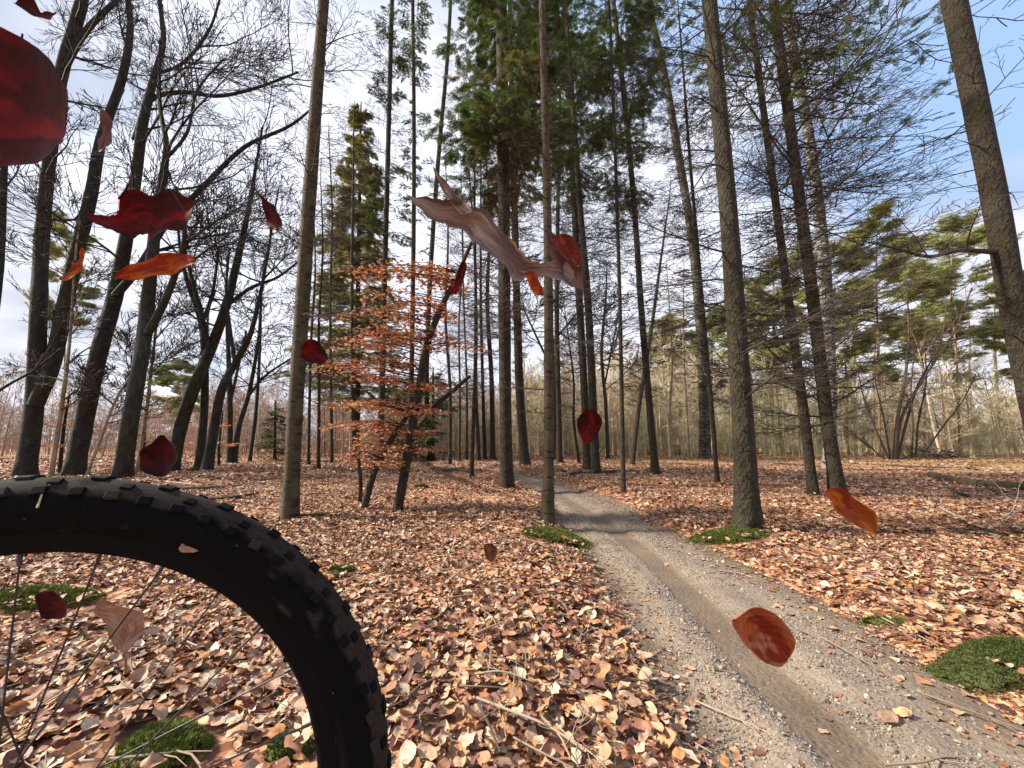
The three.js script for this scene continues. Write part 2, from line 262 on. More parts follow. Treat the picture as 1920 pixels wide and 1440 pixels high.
const LEAFCOL = [[0.70, 0.43, 0.25], [0.64, 0.34, 0.18], [0.50, 0.225, 0.11], [0.80, 0.57, 0.37], [0.40, 0.155, 0.085], [0.60, 0.27, 0.095], [0.24, 0.10, 0.06], [0.66, 0.39, 0.24]];
const inPath = (x, z) => { const q = info(x, z); return q.inn > 0.5 && q.e < -0.02; };
{
  const R = mul(1234), geos = []; for (let i = 0; i < 12; i++) geos.push(leafGeo(i % 3 === 0 ? 'oak' : 'beech', R, i % 3 === 0 ? 10 : 6, 3));
  const lists = geos.map(() => []), near = [];
  const bands = [[0.35, 2.2, 1500, 1.2], [2.2, 5, 1250, 1.08], [5, 10, 620, 1.25], [10, 20, 170, 2.1], [20, 42, 30, 3.5]], half = 1.25;
  const q = new THREE.Quaternion(), e = new THREE.Euler();
  for (const [r0, r1, dens, sc] of bands) {
    const N = Math.round(half * (r1 * r1 - r0 * r0) * dens);
    for (let i = 0; i < N; i++) {
      const r = Math.sqrt(lerp(r0 * r0, r1 * r1, R())), a = (R() * 2 - 1) * half, x = Math.sin(a) * r, z = -Math.cos(a) * r;
      const inf = info(x, z); let keep = 1;
      const thin = fbm(x * 0.7 + 3, z * 0.7, 12, 3);
      if (inf.inn > 0.02) { const w = inf.s > 0 ? 0.34 : 0.2; keep = (inf.e ?? 9) < -w ? 0.0025 : lerp(0.3, 0.006, Math.pow(clamp(-inf.e / w, 0, 1), 0.6)) * (0.5 + fbm(x * 4, z * 4, 19, 3)); } else if ((inf.e ?? 9) < 0.25) keep = lerp(0.2, 1, clamp(inf.e / 0.25, 0, 1)); else if (thin < 0.38) keep = 0.45;
      const mo = mossAt(x, z); if (mo < 0.65) keep *= 0.07; else if (mo < 1.15) keep *= 0.3;
      if (x > 3 && r > 17) keep *= 0.35;
      if (R() > keep) { R(); R(); continue; }
      const L = (0.028 + 0.034 * Math.pow(R(), 1.8)) * sc * (inf.inn > 0.3 ? 0.85 : 1), tilt = inf.inn > 0.3 ? 0.25 : R() < 0.3 ? 1.7 : 0.75;
      e.set((R() - 0.5) * tilt, R() * Math.PI * 2, (R() - 0.5) * tilt, 'YXZ'); q.setFromEuler(e);
      const y = (inf.inn > 0.4 ? trail(x, z) + 0.008 : inf.h + 0.004 + 0.026 * R()) + (mo < 1 ? 0.04 : 0), g = Math.floor(R() * geos.length);
      const c = LEAFCOL[Math.floor(Math.pow(R(), 1.1) * LEAFCOL.length)], k = R() < 0.1 ? 0.42 : 0.72 + 0.45 * R();
      const m = new THREE.Matrix4().compose(V(x, y, z), q, V(L, L, L * (0.85 + 0.4 * R())));
      const item = { m, c: [c[0] * k, c[1] * k, c[2] * k], g, r, a, x, y, z, ci: LEAFCOL.indexOf(c) };
      lists[g].push(item);
      if (r < 2.0) near.push(item);
    }
  }
  // the leaves that show largest, each a piece of its own
  const vis = near.filter(o => { const p = V(o.x, o.y, o.z).sub(EYEP), zc = p.dot(FWD), X = 960 + F * p.x / zc, Y = 720 - F * p.dot(UPV) / zc; o.zc = zc; return X > 10 && X < 1910 && Y < 1430 && !(X < 560 && Y < 1040); }).sort((a, b) => a.zc - b.zc).slice(0, 290);
  const set = new Set(vis), mats = LEAFCOL.map(c => { const m = M.leaf.clone(); m.color.setRGB(...c); return m; });
  for (const o of vis) { const me = part('leaf', geos[o.g], mats[o.ci], ground); me.applyMatrix4(o.m); }
  lists.forEach((l, g) => addInst('leaf_litter', geos[g], M.leaf, l.filter(o => !set.has(o)), ground));
}
{ // gravel on the trail
  const R = mul(99), gs = [], q = new THREE.Quaternion(), e = new THREE.Euler();
  for (let v = 0; v < 4; v++) { const g = new THREE.IcosahedronGeometry(0.5, 0), p = g.attributes.position; const mem = {}; for (let i = 0; i < p.count; i++) { const k = [p.getX(i), p.getY(i), p.getZ(i)].map(t => t.toFixed(2)).join(); const s = mem[k] ||= [0.7 + 0.6 * R(), 0.5 + 0.4 * R(), 0.7 + 0.6 * R()]; p.setXYZ(i, p.getX(i) * s[0], p.getY(i) * s[1], p.getZ(i) * s[2]); } g.computeVertexNormals(); gs.push(g); }
  const ls = gs.map(() => []);
  for (let i = 0; i < 150000; i++) {
    const z = -0.5 - 9 * Math.pow(R(), 1.7), x = -0.2 + R() * 2.8, f = info(x, z); if (f.inn < 0.15 && !(f.e < 0.18 && R() < 0.3)) continue;
    if (R() < rutAt(f.s, z) * 0.985 || f.e > -0.12 && R() < 0.75) continue;
    const clump = fbm(x * 2.2, z * 2.2, 7, 3); if (R() > sstep(0.25, 0.6, clump) + 0.12) continue;
    const big = R() < 0.012, s = big ? 0.012 + 0.014 * R() : 0.0035 + 0.0065 * Math.pow(R(), 2) + 0.0006 * -z;
    e.set(R() * 6, R() * 6, R() * 6); q.setFromEuler(e); const k = 0.5 + 0.75 * R(), w = R() < 0.14 ? 1.45 : 1;
    ls[i % 4].push({ m: new THREE.Matrix4().compose(V(x, trail(x, z) + 0.004 + s * 0.1, z), q, V(s, s, s)), c: [0.265 * k * w, 0.21 * k * w, 0.16 * k * w] });
  }
  const mat = std(1, 1, 1, 0.85, { flatShading: true });
  ls.forEach((l, i) => addInst('gravel', gs[i], mat, l, path));
}
{ // crumbled leaves trodden into the trail's edges
  const R = mul(313), gs = [leafGeo('beech', R, 3, 2), leafGeo('oak', R, 4, 2), leafGeo('beech', R, 3, 2)], ls = [[], [], []], e = new THREE.Euler(), q = new THREE.Quaternion();
  for (let i = 0; i < 60000; i++) {
    const z = -0.5 - 11 * Math.pow(R(), 1.5), x = -0.4 + R() * 3, f = info(x, z); if (Math.abs(f.s) > 1.4) continue;
    const w = f.e > 0.25 ? 0 : f.e > 0 ? 0.8 : f.s > 0 ? Math.pow(clamp(1 + f.e / 0.45, 0, 1), 2.2) * 0.6 : Math.pow(clamp(1 + f.e / 0.34, 0, 1), 1.6); if (R() > w * (0.3 + fbm(x * 3, z * 3, 29, 3)) + 0.004) continue;
    const L = (0.007 + 0.016 * R()) * (1 - 0.05 * z), k = 0.6 + 0.7 * R(), c0 = LEAFCOL[Math.floor(R() * 8)]; e.set((R() - 0.5) * 0.5, R() * 6.28, (R() - 0.5) * 0.5, 'YXZ'); q.setFromEuler(e);
    ls[i % 3].push({ m: new THREE.Matrix4().compose(V(x, (f.inn > 0.2 ? trail(x, z) : f.h) + 0.007, z), q, V(L, L, L)), c: c0.map(v => v * k * 0.8) });
  }
  ls.forEach((l, i) => addInst('leaf_crumbs', gs[i], M.leaf, l, path));
}
{ // moss
  const R = mul(31), blade = new THREE.BufferGeometry(); const pp = [], ii = [];
  for (let k = 0; k < 9; k++) { const a = R() * 6.28, o = R() * 0.5, x = Math.cos(a) * o, z = Math.sin(a) * o, t = a + (R() - 0.5) * 2, w = 0.16, l = 0.5 + R() * 0.7, b = pp.length / 3; pp.push(x - Math.sin(t) * w, 0, z + Math.cos(t) * w, x + Math.sin(t) * w, 0, z - Math.cos(t) * w, x + Math.cos(t) * l * 0.6, l, z + Math.sin(t) * l * 0.6); ii.push(b, b + 1, b + 2); }
  blade.setAttribute('position', new THREE.Float32BufferAttribute(pp, 3)); blade.setIndex(ii); blade.computeVertexNormals();
  const q = new THREE.Quaternion(), e = new THREE.Euler(); M.moss = std(1, 1, 1, 0.85);
  const mossMap = dtex(256, 256, (u, v) => { const a = fbm(u * 20, v * 20, 3, 4, 20), b = noise(u * 120, v * 120, 2, 120), t = fbm(u * 4, v * 4, 8, 3, 4); return [lerp(0.05, 0.16, a) * (0.5 + b) + 0.06 * sstep(0.5, 0.7, t), lerp(0.07, 0.18, a) * (0.5 + b) + 0.02 * sstep(0.5, 0.7, t), 0.022]; }, true), mossBump = dtex(256, 256, (u, v) => 0.6 * noise(u * 90, v * 90, 5, 90) + 0.4 * fbm(u * 20, v * 20, 7, 3, 20)); mossMap.repeat.set(3, 3); mossBump.repeat.set(3, 3);
  for (const m of MOSS) {
    const g = thing('moss_patch', m.label, 'moss', m.p), A = 48, B = 14, pos = [], uv = [], idx = [], hh = (u, v) => { const r = Math.hypot(u, v); return m.h * (1 - r * r) + m.h * 0.7 * (fbm(u * 3 + m.p.x * 9, v * 3, 2, 3) - 0.5) * (1.05 - r); };
    const edge = a => 0.35 + 0.9 * fbm(Math.cos(a) * 2.4 + m.p.x * 5, Math.sin(a) * 1.6 + m.p.z, 6, 3);
    const at = (u, v) => { const x = u * m.rx, z = v * m.rz; return [x, floorY(m.p.x + x, m.p.z + z) - m.p.y + hh(u, v) - 0.004 - 0.02 * sstep(0.6, 1.0, Math.hypot(u, v) / 0.8), z]; };
    for (let b = 0; b <= B; b++) for (let a = 0; a <= A; a++) { const q2 = a / A * 6.2832, r = b / B * edge(q2); pos.push(...at(Math.cos(q2) * r * 0.8, Math.sin(q2) * r * 0.8)); uv.push(Math.cos(q2) * r * m.rx * 0.8, Math.sin(q2) * r * m.rz * 0.8); }
    for (let b = 0; b < B; b++) for (let a = 0; a < A; a++) { const p = b * (A + 1) + a; idx.push(p, p + A + 1, p + 1, p + 1, p + A + 1, p + A + 2); }
    const geo = new THREE.BufferGeometry(); geo.setAttribute('position', new THREE.Float32BufferAttribute(pos, 3)); geo.setAttribute('uv', new THREE.Float32BufferAttribute(uv, 2)); geo.setIndex(idx); geo.computeVertexNormals();
    part('cushion', geo, std(m.b, m.b, m.b, 0.95, { map: mossMap, bumpMap: mossBump, bumpScale: 0.012 }), g);
    const l = [], d = Math.hypot(m.p.x, m.p.z), n = Math.round(Math.min(14000, m.rx * m.rz * 150000 / Math.max(1, d * 0.7)));
    for (let i = 0; i < n; i++) { const a = R() * 6.2832, r = Math.pow(R(), 0.55) * edge(a) * (1 + 0.6 * R() * R()), u = Math.cos(a) * r, v = Math.sin(a) * r, s = (0.004 + 0.005 * R()) * Math.max(1, d * 0.45); if (R() < 0.85 * sstep(0.55, 1.3, r / edge(a))) continue; e.set((R() - 0.5) * 0.8, R() * 6, (R() - 0.5) * 0.8); q.setFromEuler(e); const k = (0.35 + 0.85 * R()) * m.b, y = R() * (0.5 + m.b * 0.6); l.push({ m: new THREE.Matrix4().compose(V(...at(u, v)), q, V(s, s, s)), c: [(0.10 + 0.10 * y) * k, (0.15 + 0.06 * y) * k, 0.016 * k] }); }
    addInst('moss_tufts', blade, M.moss, l, g);
  }
}

// ------------------------------------------------------------------ trees
const R0 = mul(4242);
// trunk from photo points: px = [[x, y, width], ...] base first; extended above the frame by ext metres
function trunkFrom(px, ext = 4, opt = {}) {
  const base = opt.at || G(px[0][0], px[0][1]), d = -base.z, P = [], Rr = [];
  px.forEach(([x, y, w], i) => { const p = i === 0 ? base.clone() : onWall(x, y, d + (opt.sway ? (noise(i * 1.7, d, 3) - 0.5) * opt.sway : 0)); P.push(p); const th = Math.atan2(Math.abs(p.x), Math.hypot(p.z, p.y - EYE)); Rr.push(Math.max(0.012, 0.82 * w / 2 * zcOf(p) / F * Math.cos(th))); });
  if (ext) { const n = P.length, dir = P[n - 1].clone().sub(P[n - 2]).normalize().lerp(V(0, 1, 0), 0.4).normalize(); P.push(P[n - 1].clone().addScaledVector(dir, ext)); Rr.push(Rr[n - 1] * 0.45); }
  P.unshift(P[0].clone().add(V(0, -0.15, 0))); Rr.unshift(Rr[0] * 1.05);
  const c = new THREE.CatmullRomCurve3(P, false, 'centripetal'), len = c.getLength();
  const n = Math.min(220, Math.max(24, Math.round(len * (opt.fine ? 22 : 5)))), pts = [], rad = [];
  for (let i = 0; i <= n; i++) { const u = i / n * (P.length - 1), k = Math.min(P.length - 2, Math.floor(u)); pts.push(c.getPoint(i / n)); rad.push(lerp(Rr[k], Rr[k + 1], u - k)); }
  return { base, d, pts, rad, len, r0: Rr[0] };
}
function trunkGeo(t, sides, flare = 0.35, rough = 0.05, ring = 0) {
  const tb = new TB(), y0 = t.base.y, s = t.base.x * 7.3 + t.base.z * 3.1;
  tb.tube(t.pts, t.rad, sides, (q, l) => { const fl = l < 0.75 ? flare * Math.pow(1 - l / 0.75, 2.2) * (1 + 0.5 * Math.sin(q * 4 + s) + 0.3 * Math.sin(q * 7 + s * 2)) : 0, rg = ring ? ring * Math.pow(Math.max(0, Math.sin(l * 9 + s + 2 * noise(l * 0.7, s, 1))), 30) : 0; return 1 + fl + rg + rough * 2 * (fbm(Math.cos(q) * 1.5 + s, Math.sin(q) * 1.5 + l * 2.2, s + l * 0.3, 3) - 0.5); });
  const g = tb.geo(true); g.translate(-t.base.x, -t.base.y, -t.base.z); return g;
}
const onTrunk = (t, y) => { for (let i = 1; i < t.pts.length; i++) if (t.pts[i].y >= y) { const k = (y - t.pts[i - 1].y) / (t.pts[i].y - t.pts[i - 1].y + 1e-6); return { p: t.pts[i - 1].clone().lerp(t.pts[i], clamp(k, 0, 1)), r: lerp(t.rad[i - 1], t.rad[i], clamp(k, 0, 1)) }; } return { p: t.pts[t.pts.length - 1].clone(), r: t.rad[t.rad.length - 1] }; };
const yAt = (t, py) => onWall(960, py, t.d).y;
const local = (tb, t) => { const g = tb.geo(); g.translate(-t.base.x, -t.base.y, -t.base.z); return g; };

// a flat conifer spray, one metre long: a stem with toothed side shoots
const sprays = []; { const R = mul(8); for (let v = 0; v < 4; v++) {
  const p = [], ix = []; const bl = (x, y, z, dx, dy, dz, l, w) => { const b = p.length / 3, s = V(dx, dy, dz).cross(V(R() - 0.5, 1, R() - 0.5)).normalize(); p.push(x, y, z, x + dx * l * 0.5 + s.x * w, y + dy * l * 0.5 + s.y * w, z + dz * l * 0.5 + s.z * w, x + dx * l, y + dy * l, z + dz * l, x + dx * l * 0.5 - s.x * w, y + dy * l * 0.5 - s.y * w, z + dz * l * 0.5 - s.z * w); ix.push(b, b + 1, b + 2, b, b + 2, b + 3); };
  for (let k = 0; k < 12; k++) { const t = 0.06 + k / 12 * 0.9; for (const s of [-1, 1]) { const a = 0.7 + 0.5 * R(), L = 0.42 * (1.05 - t * 0.8) * (0.6 + 0.6 * R()), dx = Math.cos(a), dz = s * Math.sin(a), dy = -0.15 + 0.3 * (R() - 0.5); bl(t, 0, 0, dx, dy, dz, L, 0.018); for (let j = 0; j < 7; j++) { const u = 0.15 + j / 8, a2 = a * s + (R() < 0.5 ? -1 : 1) * (0.5 + 0.5 * R()); bl(t + dx * L * u, dy * L * u, dz * L * u, Math.cos(a2), (R() - 0.6) * 0.7, Math.sin(a2), 0.10 * (0.7 + 0.6 * R()), 0.012); } } }
  bl(0, 0, 0, 1, 0, 0, 1.05, 0.015);
  const g = new THREE.BufferGeometry(); g.setAttribute('position', new THREE.Float32BufferAttribute(p, 3)); g.setIndex(ix); g.computeVertexNormals(); sprays.push(g);
} }
const sprayM = (p, dir, s, roll = 0) => { const x = dir.clone().normalize(), z = x.clone().cross(V(0, 1, 0)).normalize(), y = z.clone().cross(x); const m = new THREE.Matrix4().makeBasis(x, y, z); m.multiply(new THREE.Matrix4().makeRotationX(roll)); m.scale(V(s, s, s)); m.setPosition(p); return m; };
const GREEN = [[0.06, 0.105, 0.032], [0.08, 0.13, 0.036], [0.12, 0.16, 0.042], [0.20, 0.18, 0.05], [0.17, 0.14, 0.05], [0.32, 0.32, 0.085]];

const deadTwigs = []; const initTwigs = () => { for (let v = 0; v < 5; v++) { const R = mul(900 + v), tb = new TB(); limb(tb, R, V(0, 0, 0), V(1, 0.05, 0), 1, 0.007, 0, { ...DEAD, n: [9, 5], rmin: 0.0022, flat: 1.2, wob: [0.25, 0.4, 0.5] }); deadTwigs.push(tb.geo()); } };
const DEAD = { seg: [6, 4, 2], wob: [0.22, 0.35, 0.5], up: [-0.05, 0.05, 0.05], sides: [4, 3, 3], max: 2, n: [9, 5], t0: 0.15, ang: [0.8, 0.7], ratio: [0.42, 0.4], rmin: 0.0022, flat: 0.7 };
initTwigs();
// conifer: o = {dead: [y0px, y1px, count, length], green: [[y0px, y1px, count, length, droop, tint]]}
function conifer(label, px, mat, o = {}) {
  const t = trunkFrom(px, o.ext ?? 4, { fine: o.fine, sway: o.sway }), R = mul(Math.round(px[0][0] * 13 + px[0][1]));
  const g = thing(o.name || 'conifer_tree', label, o.cat || 'tree', t.base, o.group);
  part('trunk', trunkGeo(t, o.sides || 12, o.flare ?? 0.45, o.rough ?? 0.05, o.ring || 0), mat, g);
  const far = Math.max(0.0018, t.d * 0.00052);
  if (o.dead) { let tb = new TB(); const fl = [[], [], [], [], []]; for (const [y0, y1, n, L, bias] of (Array.isArray(o.dead[0]) ? o.dead : [o.dead])) for (let i = 0; i < n; i++) {
    for (let z = 0; z < (t.d < 6 ? +(i % 5 === 0) : t.d < 16 ? +(i % 3 !== 0) : 2); z++) { const y = lerp(yAt(t, y0), yAt(t, y1), R()), { p, r } = onTrunk(t, y), a = bias !== undefined && R() < 0.7 ? bias + (R() - 0.5) * 1.6 : R() * 6.2832, el = lerp(-0.2, 0.45, R()), sc = L * (0.45 + 0.85 * R()) * Math.max(0.8, 1 - r); fl[Math.floor(R() * 5)].push({ m: sprayM(p.clone().sub(t.base), V(Math.cos(a) * Math.cos(el), Math.sin(el), Math.sin(a) * Math.cos(el)), sc, (R() - 0.5) * 1.5) }); }
    if (t.d >= 16 && i % 3) continue;
    const y = lerp(yAt(t, y0), yAt(t, y1), (i + R()) / n), { p, r } = onTrunk(t, y); let a = R() * 6.2832; if (bias !== undefined && R() < 0.75) a = bias + (R() - 0.5) * 1.6; const el = lerp(-0.15, 0.5, R()), l = L * (0.35 + 0.8 * R());
    limb(tb, R, p, V(Math.cos(a) * Math.cos(el), Math.sin(el), Math.sin(a) * Math.cos(el)), l, Math.min(r * 0.35, 0.004 + 0.006 * l), 0, { ...DEAD, rmin: far, n: l > 1.2 ? [14, 8] : [9, 6], ...(o.deadOpt || {}) });
    if (t.d < 16) { part('dead_branch', local(tb, t), o.twig || M.twig, g); tb = new TB(); }
  } fl.forEach((x, i) => x.length && addInst('fine_twigs', deadTwigs[i], o.twig || M.twig, x, g)); if (tb.i.length) part('dead_branches', local(tb, t), o.twig || M.twig, g).userData.kind = 'stuff'; }
  if (o.arm) { const pts = curve(o.arm.map(([x, y]) => onWall(x, y, t.d)), 24), rad = pts.map((p, i) => { const u = i / 24 * (o.arm.length - 1), k = Math.min(o.arm.length - 2, Math.floor(u)); return lerp(o.arm[k][2], o.arm[k + 1][2], u - k) / 2 * zcOf(p) / F * 0.7; }), tb = new TB(); tb.tube(pts, rad, 8); for (let i = 0; i < 10; i++) { const k = 5 + Math.floor(R() * 19), a = R() * 6.28; limb(tb, R, pts[k], V(Math.cos(a), 0.5, Math.sin(a)), 0.3 + 0.4 * R(), rad[k] * 0.4, 0, { ...DEAD, n: [5, 3] }); } part('branch', local(tb, t), o.twig || M.twig, g); }
  if (o.green) { let tb = new TB(); const l = [[], [], [], []];
    for (const [y0, y1, n, L, droop, tint, s0] of o.green) for (let i = 0; i < n; i++) {
      const f = (i + R()) / n, y = lerp(yAt(t, y0), yAt(t, y1), f), { p, r } = onTrunk(t, y), a = R() * 6.2832, len = L * (s0 ? lerp(1, s0, f) : 1) * (0.6 + 0.6 * R());
      const tips = (pts, lvl, R) => { const nn = pts.length; for (let k = 1; k < nn; k++) { if (lvl === 0 && k < 2) continue; const dir = pts[k].clone().sub(pts[k - 1]); for (let z = 0; z < (o.dense || 2); z++) { const dd = dir.clone().normalize().add(V((R() - 0.5) * 1.1, -0.25 + (R() - 0.5) * 0.6, (R() - 0.5) * 1.1)); const c = GREEN[clamp(Math.floor(R() * 3 + tint), 0, 5)], k2 = 0.7 + 0.7 * R(); l[Math.floor(R() * 4)].push({ m: sprayM(pts[k].clone().sub(t.base), dd, (0.12 + 0.16 * R()) * clamp(len / 1.4, 0.7, 1.3) * (o.spray || 1), (R() - 0.5) * 1.2), c: c.map(v => v * k2) }); } } };
      limb(tb, R, p, V(Math.cos(a), 0.25 - droop * 0.3, Math.sin(a)), len, Math.min(r * 0.3, 0.008 * len + 0.004), 0, { seg: [6, 3], wob: [0.15, 0.3], up: [-droop, -0.2], sides: [4, 3], max: 1, n: [8], t0: 0.25, ang: [0.9], ratio: [0.38], rmin: far, flat: 0.5, tip: tips });
      part('branch', local(tb, t), o.twig || M.twig, g); tb = new TB();
    }
    l.forEach((x, i) => addInst('needles', sprays[i], M.needle, x, g));
  }
  return g;
}

// --- conifers of the middle and the right
conifer('tall ochre-barked conifer trunk standing left of the orange beech', [[543, 974, 39], [552, 800, 37], [565, 600, 35], [578, 400, 32], [592, 200, 28], [607, 0, 24]], M.ochre, { fine: 1, sides: 24, ring: 0.06, dead: [700, 20, 22, 1.0], twig: M.twigWarm });
conifer('straight olive-barked spruce with the densest green crown, left of the trail bend', [[950, 914, 31], [948, 800, 28], [946, 600, 28], [945, 400, 27], [943, 200, 27], [940, 0, 25]], M.spruce, { fine: 1, sides: 20, dead: [640, 250, 60, 1.1], twig: M.twigRed, dense: 3, green: [[330, -120, 66, 1.4, 0.35, 0.2, 0.8], [330, 180, 14, 1.2, 0.4, 2.0]] });
conifer('thin pale ringed trunk rising from the moss mound beside the trail', [[1027, 987, 27], [1029, 850, 24], [1029, 700, 22], [1028, 500, 20], [1024, 300, 18], [1020, 150, 16], [1016, 0, 14]], M.ochre, { fine: 1, sides: 20, ring: 0.12, rough: 0.07, dead: [800, 60, 30, 0.7], twig: M.twigWarm });
conifer('thickest dark conifer trunk right of the trail with moss at its foot', [[1404, 994, 60], [1393, 800, 52], [1380, 600, 47], [1366, 400, 42], [1348, 200, 37], [1330, 0, 33]], M.spruce, { fine: 1, sides: 28, dead: [760, 0, 44, 1.3], twig: M.twigWarm, spray: 0.6, green: [[120, -150, 8, 0.9, 0.1, 0.5]] });
conifer('slim reddish trunk just left of the birch pair', [[1525, 928, 26], [1505, 760, 25], [1478, 560, 21], [1452, 360, 18], [1428, 180, 15], [1404, 0, 12]], M.spruce, { fine: 1, sides: 16, dead: [840, 30, 56, 1.5], twig: M.twigWarm, spray: 0.6, green: [[200, -150, 12, 1.2, 0.1, 0.5]] });
conifer('dark straight conifer trunk in front of the birch, above the orange floating leaf', [[1572, 930, 38], [1550, 780, 33], [1524, 560, 30], [1500, 380, 27], [1474, 180, 24], [1450, 0, 20]], M.spruce, { fine: 1, sides: 20, dead: [[820, 300, 46, 1.7], [420, 0, 40, 2.6, -0.25]], twig: M.twigWarm, spray: 0.45, green: [[430, 0, 16, 2.5, -0.25, 0.4], [200, -250, 10, 1.4, -0.1, 0.5]] });
conifer('massive brown trunk leaning in from the right edge', [[1995, 1010, 84], [1945, 780, 76], [1905, 600, 70], [1870, 400, 64], [1830, 200, 57], [1788, 0, 52]], M.spruce, { fine: 1, sides: 28, flare: 0.2, dead: [[640, 560, 4, 0.9, 3.3], [350, 150, 6, 0.9]], twig: M.twigWarm, deadOpt: { n: [5, 4] }, arm: [[1886, 474, 15], [1800, 470, 11], [1740, 481, 9], [1680, 466, 6], [1618, 452, 3]] });
conifer('forked slim conifer with reddish foot right of the twin trunks', [[1229, 888, 19], [1216, 740, 16], [1204, 600, 15], [1190, 400, 13], [1172, 200, 12], [1150, 0, 10]], M.spruce, { dead: [760, 120, 50, 1.2], green: [[420, 0, 34, 1.1, 0.3, 0.3], [180, -150, 24, 1.1, 0.3, 0.2]] });
conifer('left one of the twin dark trunks behind the red leaf over the trail', [[1101, 882, 19], [1096, 740, 18], [1086, 560, 17], [1078, 400, 16], [1070, 240, 13], [1060, 60, 10]], M.spruce, { dead: [700, 160, 50, 1.3], green: [[360, 0, 44, 1.2, 0.3, 0.2]] });
conifer('right one of the twin dark trunks behind the red leaf over the trail', [[1118, 890, 21], [1111, 740, 19], [1102, 560, 17], [1090, 420, 15], [1078, 250, 12], [1066, 90, 9]], M.spruce, { dead: [700, 200, 46, 1.2], green: [[330, 0, 36, 1.2, 0.3, 0.2]] });
conifer('very thin straight pole of a tree at the right bank of the trail', [[1169, 924, 12], [1166, 760, 10], [1162, 560, 9], [1155, 330, 8], [1147, 120, 7], [1142, 0, 6]], M.spruce, { ext: 2, dead: [760, 60, 44, 0.9], green: [[260, -30, 18, 0.8, 0.25, 0]] });
conifer('thin trunk with a bright edge at the right of the birch foot', [[1345, 904, 11], [1334, 760, 10], [1320, 600, 9], [1306, 440, 8], [1292, 280, 7], [1280, 120, 5]], M.spruce, { ext: 2, dead: [780, 150, 44, 1.0] });
conifer('slim trunk right behind the olive-barked spruce', [[985, 872, 21], [976, 760, 20], [970, 600, 18], [965, 400, 15], [960, 200, 12], [956, 40, 9]], M.spruce, { dead: [700, 250, 50, 1.3], twig: M.twigRed, green: [[400, 0, 36, 1.4, 0.35, 0.5]] });
conifer('slender trunk standing close behind the ringed pale trunk', [[1050, 868, 13], [1047, 740, 12], [1044, 600, 11], [1046, 400, 9], [1050, 200, 7]], M.spruce, { ext: 3, dead: [720, 260, 44, 1.2], twig: M.twigRed, green: [[420, 160, 26, 1.2, 0.35, 0.8]] });
conifer('tall thin dark trunk through the left part of the orange beech', [[712, 872, 16], [716, 740, 15], [720, 560, 13], [725, 380, 12], [730, 190, 11], [735, 0, 10]], M.spruce, { dead: [640, 40, 60, 1.1], green: [[470, 300, 14, 0.9, 0.4, 0.4], [200, -100, 14, 0.8, 0.3, 0]] });
conifer('thin conifer with a tuft of dark green at the top of the picture', [[768, 866, 13], [771, 740, 12], [774, 560, 11], [776, 380, 10], [776, 190, 9], [774, 0, 8]], M.spruce, { dead: [640, 200, 44, 1.0], green: [[170, -110, 60, 1.15, 0.35, 0.1], [420, 200, 16, 0.7, 0.4, 0.2]] });
conifer('thin slightly bowed trunk passing behind the grey-brown leaf', [[806, 864, 13], [800, 740, 12], [803, 600, 11], [812, 430, 11], [826, 250, 10], [838, 120, 9], [845, 0, 8]], M.spruce, { dead: [640, 60, 40, 1.0] });
conifer('thin pole left of the olive-barked spruce with a bare foot on the leaves', [[884, 895, 10], [887, 800, 9], [891, 680, 8], [892, 560, 7], [890, 420, 6]], M.spruce, { ext: 3, dead: [760, 420, 34, 0.8], twig: M.twigRed });
// birches
conifer('birch with peeling black and white bark behind the dark straight trunk', [[1556, 880, 34], [1556, 740, 33], [1550, 560, 31], [1536, 400, 28], [1514, 240, 25], [1486, 90, 22], [1474, 0, 18]], M.birch, { name: 'birch_tree', sides: 16, fine: 1, dead: [[700, 350, 20, 1.4], [330, 0, 24, 2.4, -0.3]], twig: M.twigRed });
conifer('birch with a dark cracked foot between the forked slim conifer and the thickest trunk', [[1322, 860, 29], [1320, 740, 24], [1312, 600, 22], [1298, 450, 20], [1272, 290, 18], [1246, 140, 16], [1214, 0, 13]], M.birchDark, { name: 'birch_tree', sides: 14, dead: [[760, 330, 44, 1.6], [330, 0, 44, 1.9]], twig: M.twig });
// thin straight stems far behind, one by one
const poles = [
  ['thin stem right beside the tall ochre trunk', 578, 872, 585, 560, 9], ['thin stem between the ochre trunk and the orange beech', 597, 880, 600, 500, 9], ['slim stem at the left rim of the orange leaves', 622, 868, 618, 420, 9], ['slim stem rising behind the orange leaves at their left third', 664, 866, 664, 380, 12],
  ['thin stem left of the broken limb of the leaning beech', 843, 872, 838, 480, 9], ['thread-thin stem right of the broken limb', 861, 865, 863, 520, 6], ['second thread-thin stem right of the broken limb', 875, 864, 868, 500, 6], ['wavy dark stem left of the olive-barked spruce', 898, 864, 885, 480, 10], ['slim stem two widths left of the olive-barked spruce', 909, 862, 904, 420, 9], ['mossy stem touching the left edge of the olive-barked spruce', 924, 862, 914, 440, 13],
  ['slanting thin stem between the ringed pale trunk and the twin trunks', 1086, 868, 1062, 620, 7], ['leaning stem that crosses the forked slim conifer', 1186, 872, 1248, 420, 12], ['far slim stem right of the forked slim conifer', 1262, 862, 1252, 560, 7], ['far slim stem left of the birch with the dark foot', 1292, 858, 1284, 560, 7], ['far grey trunk between the slim reddish trunk and the thickest trunk', 1462, 852, 1452, 560, 12], ['far trunk right of the birch pair at the pale grass', 1602, 845, 1596, 600, 16],
  ['pale far trunk near the right edge behind the leaning brown trunk', 1876, 846, 1868, 600, 12], ['far stem left of the multi-stemmed hazel', 1640, 848, 1636, 620, 8], ['far stem right of the multi-stemmed hazel', 1822, 846, 1812, 600, 9],
];
